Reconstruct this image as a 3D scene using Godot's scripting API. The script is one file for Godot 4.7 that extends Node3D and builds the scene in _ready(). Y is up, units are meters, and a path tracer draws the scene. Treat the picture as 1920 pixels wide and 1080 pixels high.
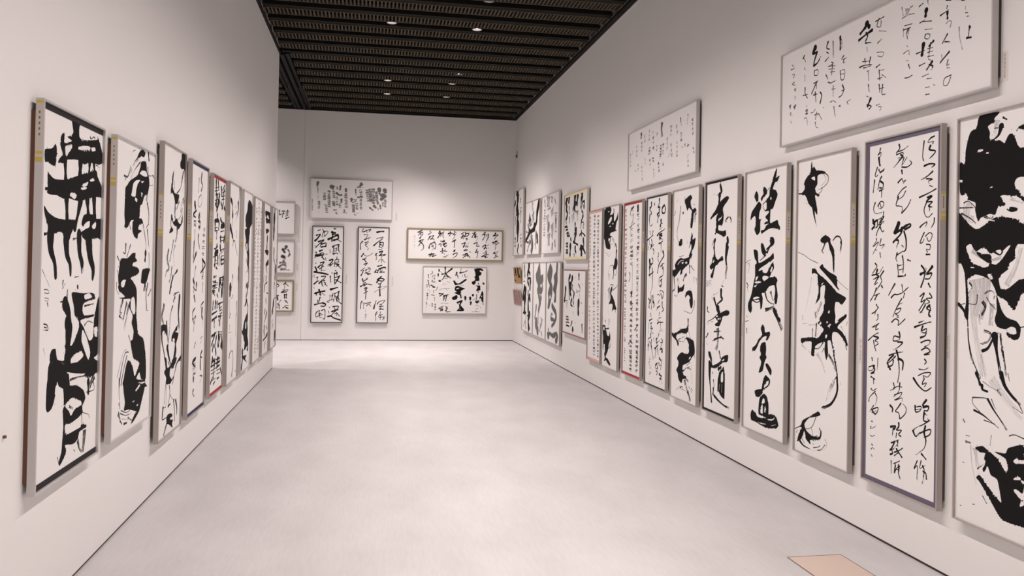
extends Node3D
# A gallery hall hung with framed brush calligraphy. Metres, y up; the camera stands at x = 0, z = 0 and looks towards -z.
const RIGHT_X := 2.8422
const LEFT_X := -1.3514
const BACK_Z := -15.7928
const CEIL_Y := 4.4703
const FRONT_Z := 3.2
const SIDE_X := -6.5
const WALL_END_Z := -11.66
const FACE := 0.05          # front of the frames, from the wall
const SHEET := 0.038        # face of the paper, from the wall
const BACK := 0.018         # back of the frames, from the wall
const LAMP := Color(1.0, 0.942, 0.935)
const AIM_IN := 0.5        # the lamps aim at the floor this far in front of the wall
const NEAR_E := 3.2
const FAR_E := 4.4
const BACK_E := 6.0

var mats := {}
var taken := {}
# the sheet that is being written: one byte of lightness per pixel, px pixels per millimetre
var buf := PackedByteArray()
var tw := 0
var th := 0
var px := 1.0
var lighten := false
var rng := RandomNumberGenerator.new()


func _ready() -> void:
	var cam := Camera3D.new()
	cam.name = "camera"
	cam.position = Vector3(0, 1.4980, 0)
	cam.basis = Basis(Vector3.UP, -0.17582) * Basis(Vector3.RIGHT, 0.00977) * Basis(Vector3.BACK, 0.01896)
	cam.projection = Camera3D.PROJECTION_FRUSTUM
	cam.near = 0.05
	cam.far = 60.0
	cam.size = 2.0 * 0.05 * 540.0 / 1482.88
	cam.frustum_offset = Vector2(0, -0.001823)
	add_child(cam)
	cam.current = true
	var world := WorldEnvironment.new()
	world.name = "world_environment"
	var env := Environment.new()
	env.background_mode = Environment.BG_COLOR
	env.background_color = Color(0.02, 0.02, 0.02)
	env.tonemap_mode = Environment.TONE_MAPPER_LINEAR
	env.tonemap_exposure = 1.19
	env.sdfgi_enabled = true
	env.ssao_enabled = true
	env.ssil_enabled = true
	world.environment = env
	add_child(world)
	make_materials()
	build_room()
	build_ceiling()
	place_lights()
	hang_all()
	place_small_things()


# ---------------------------------------------------------------- helpers

func numbered(called: String) -> String:
	var n: int = taken.get(called, 0)
	taken[called] = n + 1
	return called if n == 0 else "%s_%03d" % [called, n]


func thing(called: String, label: String, category: String, group := "") -> Node3D:
	var o := Node3D.new()
	o.name = numbered(called)
	add_child(o)
	o.set_meta("label", label)
	o.set_meta("category", category)
	if group:
		o.set_meta("group", group)
	return o


func part(called: String, mesh: Mesh, m: Material, parent: Node3D) -> MeshInstance3D:
	var o := MeshInstance3D.new()
	o.name = called
	o.mesh = mesh
	o.material_override = m
	parent.add_child(o, true)
	return o


func struct(called: String, mesh: Mesh, m: Material) -> MeshInstance3D:
	var o := part(called, mesh, m, self)
	o.set_meta("kind", "structure")
	return o


func start() -> SurfaceTool:
	var st := SurfaceTool.new()
	st.begin(Mesh.PRIMITIVE_TRIANGLES)
	st.set_smooth_group(-1)
	return st


func done(st: SurfaceTool) -> ArrayMesh:
	st.generate_normals()
	return st.commit()


func quad(st: SurfaceTool, a: Vector3, b: Vector3, c: Vector3, d: Vector3) -> void:
	# clockwise seen from the front
	for v in [a, b, c, a, c, d]:
		st.add_vertex(v)


func add_box(st: SurfaceTool, lo: Vector3, hi: Vector3) -> void:
	var p: Array[Vector3] = []
	for i in 8:
		p.append(Vector3(hi.x if i & 1 else lo.x, hi.y if i & 2 else lo.y, hi.z if i & 4 else lo.z))
	quad(st, p[4], p[6], p[7], p[5])
	quad(st, p[1], p[3], p[2], p[0])
	quad(st, p[5], p[7], p[3], p[1])
	quad(st, p[0], p[2], p[6], p[4])
	quad(st, p[6], p[2], p[3], p[7])
	quad(st, p[0], p[4], p[5], p[1])


func box(lo: Vector3, hi: Vector3) -> ArrayMesh:
	var st := start()
	add_box(st, lo, hi)
	return done(st)


# a ring of four mitred rails round the rectangle w by h (x centred, y from 0), profile given as points (inwards from the outer edge, z)
func ring(w: float, h: float, profile: Array) -> ArrayMesh:
	var st := start()
	var corner := [Vector2(-w / 2, 0), Vector2(w / 2, 0), Vector2(w / 2, h), Vector2(-w / 2, h)]
	var inward := [Vector2(1, 1), Vector2(-1, 1), Vector2(-1, -1), Vector2(1, -1)]
	for e in 4:
		var f := (e + 1) % 4
		for k in profile.size():
			var p: Vector2 = profile[k]
			var q: Vector2 = profile[(k + 1) % profile.size()]
			var a: Vector2 = corner[e] + inward[e] * p.x
			var b: Vector2 = corner[f] + inward[f] * p.x
			var c: Vector2 = corner[f] + inward[f] * q.x
			var d: Vector2 = corner[e] + inward[e] * q.x
			quad(st, Vector3(a.x, a.y, p.y), Vector3(d.x, d.y, q.y), Vector3(c.x, c.y, q.y), Vector3(b.x, b.y, p.y))
	return done(st)


func lathe(profile: Array, n := 28) -> ArrayMesh:
	var st := SurfaceTool.new()
	st.begin(Mesh.PRIMITIVE_TRIANGLES)
	for i in n:
		var a := TAU * i / n
		var b := TAU * (i + 1) / n
		for k in profile.size() - 1:
			var p: Vector2 = profile[k]
			var q: Vector2 = profile[k + 1]
			quad(st, Vector3(p.x * cos(a), p.y, p.x * sin(a)), Vector3(p.x * cos(b), p.y, p.x * sin(b)), Vector3(q.x * cos(b), q.y, q.x * sin(b)), Vector3(q.x * cos(a), q.y, q.x * sin(a)))
	return done(st)


func mat(c: Color, rough := 0.8, metal := 0.0, spec := 0.5) -> StandardMaterial3D:
	var m := StandardMaterial3D.new()
	m.albedo_color = c
	m.roughness = rough
	m.metallic = metal
	m.metallic_specular = spec
	return m


func noise_texture(frequency: float, octaves: int, dark: Color, light: Color, seed_value: int, side := 1024) -> NoiseTexture2D:
	var n := FastNoiseLite.new()
	n.noise_type = FastNoiseLite.TYPE_SIMPLEX_SMOOTH
	n.seed = seed_value
	n.frequency = frequency
	n.fractal_octaves = octaves
	var t := NoiseTexture2D.new()
	t.width = side
	t.height = side
	t.seamless = true
	t.noise = n
	var ramp := Gradient.new()
	ramp.set_color(0, dark)
	ramp.set_color(1, light)
	t.color_ramp = ramp
	return t


func make_materials() -> void:
	mats.wall = mat(Color(0.93, 0.925, 0.915), 0.92, 0.0, 0.3)
	mats.black = mat(Color(0.085, 0.085, 0.07), 0.75, 0.0, 0.3)
	mats.void_black = mat(Color(0.05, 0.05, 0.05), 0.95, 0.0, 0.1)
	mats.louvre = mat(Color(0.305, 0.275, 0.225), 0.75, 0.0, 0.3)
	mats.grey = mat(Color(0.70, 0.67, 0.645), 0.5, 0.15)
	mats.silver = mat(Color(0.80, 0.785, 0.775), 0.45, 0.2)
	mats.black_frame = mat(Color(0.14, 0.11, 0.12), 0.45)
	mats.gold = mat(Color(0.62, 0.57, 0.44), 0.42, 0.4)
	mats.batten = mat(Color(0.46, 0.31, 0.24), 0.8)
	mats.batten_dark = mat(Color(0.3, 0.26, 0.23), 0.8)
	mats.mat_black = mat(Color(0.10, 0.085, 0.095), 0.8)
	mats.mat_slate = mat(Color(0.40, 0.38, 0.45), 0.8)
	mats.mat_navy = mat(Color(0.20, 0.19, 0.34), 0.8)
	mats.mat_red = mat(Color(0.66, 0.17, 0.2), 0.75)
	mats.mat_teal = mat(Color(0.17, 0.25, 0.27), 0.8)
	mats.mat_pink = mat(Color(0.88, 0.70, 0.66), 0.8)
	mats.mat_yellow = mat(Color(0.94, 0.89, 0.72), 0.8)
	mats.mat_rose = mat(Color(0.62, 0.36, 0.4), 0.8)
	mats.skirting = mat(Color(0.2, 0.15, 0.15), 0.7)
	mats.angle = mat(Color(0.85, 0.83, 0.81), 0.5)
	mats.reflector = mat(Color(0.93, 0.92, 0.92), 0.35, 0.3)
	mats.trim_ring = mat(Color(0.1, 0.1, 0.09), 0.5)
	mats.bulb = mat(Color(1, 1, 1), 0.4)
	mats.bulb.emission_enabled = true
	mats.bulb.emission = Color(1.0, 0.94, 0.92)
	mats.bulb.emission_energy_multiplier = 2.5
	mats.floor = mat(Color(1, 1, 1), 0.42, 0.0, 0.5)
	mats.floor.albedo_texture = noise_texture(0.006, 4, Color(0.79, 0.783, 0.778), Color(0.845, 0.84, 0.837), 3)
	mats.floor.uv1_scale = Vector3(0.28, 0.16, 1)
	mats.floor.detail_enabled = true
	mats.floor.detail_blend_mode = BaseMaterial3D.BLEND_MODE_MUL
	mats.floor.detail_uv_layer = BaseMaterial3D.DETAIL_UV_2
	mats.floor.detail_albedo = noise_texture(0.03, 3, Color(0.965, 0.962, 0.96), Color(1, 1, 1), 8)
	mats.floor.uv2_scale = Vector3(1.3, 0.16, 1)
	mats.lid = mat(Color(0.88, 0.805, 0.75), 0.5)
	mats.lid.albedo_texture = noise_texture(0.012, 4, Color(0.9, 0.89, 0.88), Color(1, 1, 1), 21, 256)
	mats.lid_edge = mat(Color(0.55, 0.5, 0.47), 0.5, 0.3)
	mats.brown = mat(Color(0.70, 0.57, 0.40), 0.8)
	mats.pink = mat(Color(0.70, 0.575, 0.545), 0.8)
	mats.sensor = mat(Color(0.3, 0.26, 0.24), 0.6)
	mats.plate = mat(Color(0.70, 0.68, 0.67), 0.6)


# ---------------------------------------------------------------- room

func build_room() -> void:
	var y0 := 0.012
	# floor, one smooth sheet
	var st := start()
	st.set_uv(Vector2.ZERO)
	st.set_uv2(Vector2.ZERO)
	add_box(st, Vector3(SIDE_X - 0.2, -0.12, BACK_Z - 0.2), Vector3(RIGHT_X + 0.2, -0.001, FRONT_Z + 0.2))
	var a := [Vector3(SIDE_X, 0, BACK_Z), Vector3(RIGHT_X, 0, BACK_Z), Vector3(RIGHT_X, 0, FRONT_Z), Vector3(SIDE_X, 0, FRONT_Z)]
	for k in [0, 1, 2, 0, 2, 3]:
		var v: Vector3 = a[k]
		st.set_uv(Vector2(v.x, v.z))
		st.set_uv2(Vector2(v.x, v.z))
		st.add_vertex(v)
	struct("floor", done(st), mats.floor)
	struct("wall_right", box(Vector3(RIGHT_X, y0, BACK_Z - 0.2), Vector3(RIGHT_X + 0.2, CEIL_Y + 0.5, FRONT_Z + 0.2)), mats.wall)
	struct("wall_left", box(Vector3(LEFT_X - 0.3, y0, WALL_END_Z), Vector3(LEFT_X, CEIL_Y + 0.5, FRONT_Z)), mats.wall)
	struct("wall_front", box(Vector3(SIDE_X, y0, FRONT_Z), Vector3(RIGHT_X, CEIL_Y + 0.5, FRONT_Z + 0.2)), mats.wall)
	struct("wall_far_left", box(Vector3(SIDE_X - 0.2, y0, BACK_Z - 0.2), Vector3(SIDE_X, CEIL_Y + 0.5, FRONT_Z + 0.2)), mats.wall)
	# the back wall: a core and two facing panels with a seam between them
	var back := struct("wall_back", box(Vector3(SIDE_X, y0, BACK_Z - 0.2), Vector3(RIGHT_X, CEIL_Y + 0.5, BACK_Z - 0.012)), mats.wall)
	part("wall_panel", box(Vector3(SIDE_X, y0, BACK_Z - 0.012), Vector3(-1.324, CEIL_Y + 0.5, BACK_Z)), mats.wall, back)
	part("wall_panel", box(Vector3(-1.319, y0, BACK_Z - 0.012), Vector3(RIGHT_X, CEIL_Y + 0.5, BACK_Z)), mats.wall, back)
	# dark shadow gap under the walls
	struct("baseboard_right", box(Vector3(RIGHT_X + 0.003, 0, BACK_Z - 0.2), Vector3(RIGHT_X + 0.2, y0, FRONT_Z + 0.2)), mats.skirting)
	struct("baseboard_left", box(Vector3(LEFT_X - 0.297, 0, WALL_END_Z + 0.003), Vector3(LEFT_X - 0.003, y0, FRONT_Z)), mats.skirting)
	struct("baseboard_back", box(Vector3(SIDE_X, 0, BACK_Z - 0.2), Vector3(RIGHT_X, y0, BACK_Z - 0.003)), mats.skirting)
	struct("baseboard_front", box(Vector3(SIDE_X, 0, FRONT_Z + 0.003), Vector3(RIGHT_X, y0, FRONT_Z + 0.2)), mats.skirting)
	struct("baseboard_far_left", box(Vector3(SIDE_X - 0.2, 0, BACK_Z - 0.2), Vector3(SIDE_X - 0.003, y0, FRONT_Z + 0.2)), mats.skirting)


func build_ceiling() -> void:
	var deck := struct("ceiling", box(Vector3(SIDE_X - 0.2, CEIL_Y + 0.42, BACK_Z - 0.2), Vector3(RIGHT_X + 0.2, CEIL_Y + 0.6, FRONT_Z + 0.2)), mats.void_black)
	# dark edge angles against the walls
	var st := start()
	add_box(st, Vector3(RIGHT_X - 0.07, CEIL_Y, BACK_Z), Vector3(RIGHT_X, CEIL_Y + 0.03, FRONT_Z))
	add_box(st, Vector3(LEFT_X, CEIL_Y, WALL_END_Z), Vector3(LEFT_X + 0.025, CEIL_Y + 0.03, FRONT_Z))
	add_box(st, Vector3(SIDE_X, CEIL_Y, BACK_Z), Vector3(RIGHT_X, CEIL_Y + 0.03, BACK_Z + 0.05))
	part("edge_angle", done(st), mats.black, deck)
	struct("trim_1", box(Vector3(RIGHT_X - 0.006, CEIL_Y - 0.014, BACK_Z), Vector3(RIGHT_X, CEIL_Y, FRONT_Z)), mats.angle)
	var pitch := 0.0437
	var rung_meshes := {}
	for k in range(-24, 13):
		var near := -9.03 - 0.5125 * k
		var far := near - 0.245
		if near > FRONT_Z - 0.05 or far < BACK_Z + 0.02:
			continue
		var spans := [[LEFT_X + 0.05, RIGHT_X - 0.1]]
		if far < WALL_END_Z - 0.05:
			spans = [[-1.2, RIGHT_X - 0.1], [-4.6, -1.55]]
		for s in spans:
			var x0: float = s[0]
			var x1: float = s[1]
			var rails := start()
			add_box(rails, Vector3(x0, CEIL_Y, near - 0.016), Vector3(x1, CEIL_Y + 0.035, near))
			add_box(rails, Vector3(x0, CEIL_Y, far), Vector3(x1, CEIL_Y + 0.035, far + 0.016))
			add_box(rails, Vector3(x0, CEIL_Y, far), Vector3(x0 + 0.016, CEIL_Y + 0.035, near))
			add_box(rails, Vector3(x1 - 0.016, CEIL_Y, far), Vector3(x1, CEIL_Y + 0.035, near))
			var panel := part("louvre_panel", done(rails), mats.louvre, deck)
			var key := "%.3f %.3f" % [x0, x1]
			if not rung_meshes.has(key):
				var rungs := start()
				var n := int((x1 - x0 - 0.03) / pitch)
				for i in n:
					var x := x0 + 0.016 + pitch * (i + 0.5)
					add_box(rungs, Vector3(x, CEIL_Y + 0.002, -0.23), Vector3(x + 0.0195, CEIL_Y + 0.03, -0.015))
				rung_meshes[key] = done(rungs)
			var r := part("rungs", rung_meshes[key], mats.louvre, panel)
			r.position.z = near
			r.set_meta("kind", "stuff")
			# dark backing pan over each louvre
			var pan := start()
			add_box(pan, Vector3(x0, CEIL_Y + 0.036, far - 0.02), Vector3(x1, CEIL_Y + 0.10, near + 0.02))
			part("louvre_pan", done(pan), mats.void_black, panel)
			# black blade standing between this louvre and the next
			part("blade", box(Vector3(x0, CEIL_Y + 0.012, far - 0.258), Vector3(x1, CEIL_Y + 0.06, far - 0.19)), mats.black, panel)


func downlight(at: Vector3, aim: Vector3, energy: float, label: String, group: String) -> void:
	var t := thing("ceiling_downlight", label, "light", group)
	t.position = at
	part("trim_ring", lathe([Vector2(0.058, 0.006), Vector2(0.058, 0), Vector2(0.066, 0), Vector2(0.066, 0.012), Vector2(0.058, 0.014)]), mats.trim_ring, t)
	part("reflector", lathe([Vector2(0.058, 0.004), Vector2(0.05, 0.03), Vector2(0.036, 0.06), Vector2(0.012, 0.075)]), mats.reflector, t)
	part("housing", lathe([Vector2(0.012, 0.078), Vector2(0.05, 0.078), Vector2(0.061, 0.05), Vector2(0.062, 0.012)]), mats.black, t)
	var globe := SphereMesh.new()
	globe.radius = 0.024
	globe.height = 0.048
	globe.radial_segments = 16
	globe.rings = 8
	var b := part("bulb", globe, mats.bulb, t)
	b.position.y = 0.036
	# the lamp is tilted in its can, towards the wall across the hall
	var l := SpotLight3D.new()
	l.name = "lamp"
	l.position.y = -0.004
	l.basis = Basis.looking_at(aim - at, Vector3(0, 0, 1) if absf((aim - at).normalized().z) < 0.9 else Vector3.UP)
	l.light_color = LAMP
	l.light_energy = energy
	l.light_size = 0.05
	l.spot_angle = 47
	l.spot_angle_attenuation = 1.0
	l.spot_attenuation = 2.0
	l.spot_range = 30
	l.shadow_enabled = true
	t.add_child(l)


func place_lights() -> void:
	var y := CEIL_Y - 0.004
	var right := RIGHT_X
	var left := LEFT_X
	# the eight that the photograph shows
	downlight(Vector3(1.238, y, -8.74), Vector3(left + AIM_IN, 0, -8.74), NEAR_E, "round recessed ceiling light cut by the top edge of the view", "ceiling downlights in view")
	downlight(Vector3(0.188, y, -9.81), Vector3(right - AIM_IN, 0, -10.3), FAR_E, "round recessed ceiling light, left one of the two nearest the camera in one line", "ceiling downlights in view")
	downlight(Vector3(1.246, y, -9.84), Vector3(left + AIM_IN, 0, -10.3), FAR_E, "round recessed ceiling light, right one of the two in the nearest line", "ceiling downlights in view")
	downlight(Vector3(1.276, y, -12.2), Vector3(1.6, 0, BACK_Z + 1.2), BACK_E, "dim recessed ceiling light set against a louvre strip, right of centre", "ceiling downlights in view")
	downlight(Vector3(1.237, y, -12.87), Vector3(left + AIM_IN, 0, -12.6), FAR_E, "round recessed ceiling light just beyond the dim one, right of centre", "ceiling downlights in view")
	downlight(Vector3(0.2, y, -12.9), Vector3(right - AIM_IN, 0, -12.4), FAR_E, "round recessed ceiling light, bright crescent in the left far line", "ceiling downlights in view")
	downlight(Vector3(1.238, y, -13.9), Vector3(-0.3, 0, BACK_Z + 0.6), BACK_E, "recessed ceiling light farthest from the camera on the right", "ceiling downlights in view")
	downlight(Vector3(0.21, y, -13.92), Vector3(right - AIM_IN, 0, -14.6), FAR_E, "recessed ceiling light farthest from the camera on the left", "ceiling downlights in view")
	# the same rows go on over the near part of the hall and behind the left wall
	for k in 10:
		var z := -8.72 + 1.025 * k
		downlight(Vector3(0.19, y, z), Vector3(right - AIM_IN, 0, z), NEAR_E, "recessed ceiling light in the rows above and behind the camera", "downlights outside the view")
		if k > 0:
			downlight(Vector3(1.24, y, z), Vector3(left + AIM_IN, 0, z), NEAR_E, "recessed ceiling light in the rows above and behind the camera", "downlights outside the view")
	for k in 4:
		downlight(Vector3(-3.0, y, -15.0 + 1.5 * k), Vector3(-2.0, 0, -15.4 + 1.5 * k), BACK_E, "recessed ceiling light behind the left wall", "downlights behind the left wall")


# ---------------------------------------------------------------- brush and ink

func begin_sheet(w: float, h: float, pixels: int) -> void:
	px = pixels / (h * 1000.0)
	tw = int(ceil(w * 1000.0 * px))
	th = pixels
	tw += tw & 1
	th += th & 1
	buf.resize(tw * th)
	buf.fill(250)


func end_sheet(soft: int) -> ImageTexture:
	var im := Image.create_from_data(tw, th, false, Image.FORMAT_L8, buf)
	im.resize(tw / 2, th / 2, Image.INTERPOLATE_BILINEAR)
	if soft > 0:
		# wash ink that ran into the paper
		im.resize(tw / soft, th / soft, Image.INTERPOLATE_LANCZOS)
		im.resize(tw / 2, th / 2, Image.INTERPOLATE_CUBIC)
	im.convert(Image.FORMAT_RGB8)
	return ImageTexture.create_from_image(im)


func disc(cx: float, cy: float, r: float, v: int) -> void:
	var y0 := maxi(0, int(ceil(cy - r)))
	var y1 := mini(th - 1, int(floor(cy + r)))
	for y in range(y0, y1 + 1):
		var d := r * r - (y - cy) * (y - cy)
		if d < 0.0:
			continue
		d = sqrt(d)
		var x0 := maxi(0, int(ceil(cx - d)))
		var x1 := mini(tw - 1, int(floor(cx + d)))
		var row := y * tw
		if lighten:
			for i in range(row + x0, row + x1 + 1):
				buf[i] = v
		else:
			for i in range(row + x0, row + x1 + 1):
				if buf[i] > v:
					buf[i] = v


func catmull(a: float, b: float, c: float, d: float, t: float) -> float:
	return 0.5 * (2.0 * b + (c - a) * t + (2.0 * a - 5.0 * b + 4.0 * c - d) * t * t + (3.0 * b - a - 3.0 * c + d) * t * t * t)


# how hard the brush is pressed along a stroke: it lands heavy, thins out and ends firm
func press(t: float, swing: float) -> float:
	return 1.0 + swing * (0.22 - 0.62 * sin(PI * minf(t * 0.85, 1.0)) * (0.5 + 0.4 * t) + 0.05 * sin(9.0 * t))


# a brush stroke through (x, y, width) triples in millimetres; dry: how much paper shows between the bristles; ink: lightness
func stroke(p: Array, dry := 0.0, ink := 0.0) -> void:
	var v := int(lerpf(24.0, 250.0, ink))
	var n := p.size() / 3
	if n < 2:
		disc(p[0] * px, p[1] * px, p[2] * px / 2, v)
		return
	rng.seed = int(p[0]) * 7919 + int(p[1]) * 104729 + n
	var swing := 0.0 if lighten else rng.randf_range(0.6, 1.3)
	var pts := PackedVector3Array()
	for k in n - 1:
		var i0 := maxi(k - 1, 0) * 3
		var i1 := k * 3
		var i2 := i1 + 3
		var i3 := mini(k + 2, n - 1) * 3
		var gap := Vector2(p[i2] - p[i1], p[i2 + 1] - p[i1 + 1]).length() * px
		var r := maxf(0.8, minf(p[i1 + 2], p[i2 + 2]) * px * 0.5)
		var steps := maxi(2, int(gap / maxf(0.8, r * 0.35)))
		for s in steps + (1 if k == n - 2 else 0):
			var t := float(s) / steps
			pts.append(Vector3(catmull(p[i0], p[i1], p[i2], p[i3], t) * px, catmull(p[i0 + 1], p[i1 + 1], p[i2 + 1], p[i3 + 1], t) * px, lerpf(p[i1 + 2], p[i2 + 2], t) * px * 0.5 * press(float(k + t) / (n - 1), swing)))
	if dry <= 0.0:
		var wob := 1.0
		var span := 0.0
		var fat := 0.0
		for i in pts.size():
			fat = maxf(fat, pts[i].z)
			if i > 0:
				span += Vector2(pts[i].x - pts[i - 1].x, pts[i].y - pts[i - 1].y).length()
		# a long broad stroke runs dry towards its end
		var wet_to := pts.size()
		if not lighten and fat > 4.0 and span > fat * 6.0 and rng.randf() < 0.75:
			wet_to = int(pts.size() * rng.randf_range(0.55, 0.85))
		for i in wet_to:
			var q := pts[i]
			wob = lerpf(wob, rng.randf_range(0.86, 1.1), 0.5)
			disc(q.x, q.y, maxf(0.8, q.z * wob), v)
		if wet_to == pts.size():
			return
		pts = pts.slice(maxi(0, wet_to - 1))
		dry = 0.42
	var wide := 0.0
	for q in pts:
		wide = maxf(wide, q.z)
	var hairs := clampi(int(wide / 1.25), 5, 40)
	for h in hairs:
		var side := (h + 0.5) / hairs * 2.0 - 1.0
		var wet := rng.randf()
		var reserve := rng.randf_range(0.3, 1.2)
		var was := Vector2.INF
		for i in pts.size():
			var q := pts[i]
			var d := pts[mini(i + 1, pts.size() - 1)] - pts[maxi(i - 1, 0)]
			var along := Vector2(d.x, d.y).normalized()
			wet = clampf(wet + rng.randf_range(-0.2, 0.2), 0.0, 1.0)
			var spent := float(i) / pts.size()
			if wet < dry * (0.55 + 0.7 * spent / reserve):
				was = Vector2.INF
				continue
			var at := Vector2(q.x - along.y * side * q.z * 0.93, q.y + along.x * side * q.z * 0.93)
			var rad := maxf(0.8, q.z / hairs * 1.25)
			if was != Vector2.INF:
				var n_more := int(at.distance_to(was) / rad)
				for m in n_more:
					var mid := was.lerp(at, (m + 1.0) / (n_more + 1.0))
					disc(mid.x, mid.y, rad, v)
			disc(at.x, at.y, rad, v)
			was = at


func wipe_stroke(p: Array) -> void:
	lighten = true
	stroke(p, 0.15, 1.0)
	lighten = false


# a filled shape with soft ragged edges, (x, y) pairs in millimetres
func fill(p: Array, ink := 0.0) -> void:
	shape(p, int(lerpf(24.0, 250.0, ink)))


func wipe(p: Array) -> void:
	shape(p, 250)


func shape(p: Array, v: int) -> void:
	var n := p.size() / 2
	rng.seed = int(p[0]) * 31 + int(p[1]) * 977 + n
	var pts := PackedVector2Array()
	for k in n:
		var a := Vector2(p[(k + n - 1) % n * 2], p[(k + n - 1) % n * 2 + 1])
		var b := Vector2(p[k * 2], p[k * 2 + 1])
		var c := Vector2(p[(k + 1) % n * 2], p[(k + 1) % n * 2 + 1])
		var d := Vector2(p[(k + 2) % n * 2], p[(k + 2) % n * 2 + 1])
		var steps := clampi(int((c - b).length() / 3.5), 2, 40)
		var across := Vector2(b.y - c.y, c.x - b.x).normalized()
		# some edges are smooth and wet, some break up into hairs
		var rough := rng.randf()
		rough = rough * rough
		var wander := 0.0
		for s in steps:
			var t := float(s) / steps
			var q := b.lerp(c, t).lerp(Vector2(catmull(a.x, b.x, c.x, d.x, t), catmull(a.y, b.y, c.y, d.y, t)), 0.7)
			wander = wander * 0.6 + rng.randf_range(-1.6, 1.6) * rough
			var hair := rng.randf_range(2.0, 11.0) * rough if rng.randf() < 0.22 else 0.0
			pts.append((q + across * (wander + (hair if rng.randf() < 0.5 else -hair)) + Vector2(rng.randf_range(-0.5, 0.5), rng.randf_range(-0.5, 0.5))) * px)
	if not lighten and v < 200:
		# ink thrown off the brush
		for k in int(pts.size() * 0.06):
			var q := pts[rng.randi() % pts.size()]
			disc(q.x + rng.randfn(0.0, 9.0) * px, q.y + rng.randfn(0.0, 9.0) * px, rng.randf_range(0.5, 2.0) * px, v)
	var lo := INF
	var hi := -INF
	for q in pts:
		lo = minf(lo, q.y)
		hi = maxf(hi, q.y)
	for y in range(maxi(0, int(lo)), mini(th - 1, int(hi)) + 1):
		var cross: Array[float] = []
		var fy := y + 0.5
		for k in pts.size():
			var a := pts[k]
			var b := pts[(k + 1) % pts.size()]
			if (a.y <= fy) != (b.y <= fy):
				cross.append(a.x + (fy - a.y) / (b.y - a.y) * (b.x - a.x))
		cross.sort()
		for k in range(0, cross.size() - 1, 2):
			var x0 := maxi(0, int(round(cross[k])))
			var x1 := mini(tw, int(round(cross[k + 1])))
			for i in range(y * tw + x0, y * tw + x1):
				buf[i] = v


# a column of small running characters from (x0, y0) to (x1, y1): count of them, their width, the brush width
func column(x0: float, y0: float, x1: float, y1: float, count: int, w: float, t: float, seed_value: int, ink := 0.0) -> void:
	var r := RandomNumberGenerator.new()
	r.seed = seed_value * 6151
	for g in count:
		var f := (g + 0.5) / count
		var c := Vector2(lerpf(x0, x1, f), lerpf(y0, y1, f))
		var hh := (y1 - y0) / count * r.randf_range(0.72, 0.95)
		var ww := w * r.randf_range(0.65, 1.0)
		var pen := t * r.randf_range(0.75, 1.3)
		var top := c.y - hh / 2
		# one or two slanting cross strokes, a stem or a hook, a running zigzag and dots: the run of cursive hands
		for k in r.randi_range(1, 3):
			var yy := top + hh * r.randf_range(0.05, 0.75)
			stroke([c.x - ww * r.randf_range(0.3, 0.5), yy + hh * 0.09, pen, c.x, yy, pen * 0.75, c.x + ww * r.randf_range(0.3, 0.5), yy - hh * r.randf_range(0.03, 0.14), pen * 1.1], 0.0, ink)
		var sx := c.x + ww * r.randf_range(-0.25, 0.25)
		var hook := r.randf_range(-0.35, 0.35)
		stroke([sx, top + hh * r.randf_range(0.0, 0.2), pen * 1.1, sx + ww * 0.06, c.y, pen * 0.9, sx + ww * hook, top + hh * r.randf_range(0.85, 1.0), pen * 0.6], 0.0, ink)
		if r.randf() < 0.7:
			stroke([c.x - ww * 0.35, c.y - hh * r.randf_range(0.0, 0.2), pen * 0.9, c.x + ww * 0.3, c.y - hh * 0.05, pen * 0.7, c.x - ww * 0.15, c.y + hh * 0.22, pen * 0.8, c.x + ww * 0.4, c.y + hh * r.randf_range(0.25, 0.45), pen], 0.0, ink)
		if r.randf() < 0.6:
			stroke([c.x - ww * 0.1, c.y + hh * 0.05, pen * 0.9, c.x - ww * 0.45, c.y + hh * r.randf_range(0.25, 0.45), pen * 0.5], 0.0, ink)


# ---------------------------------------------------------------- the hung works

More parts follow.
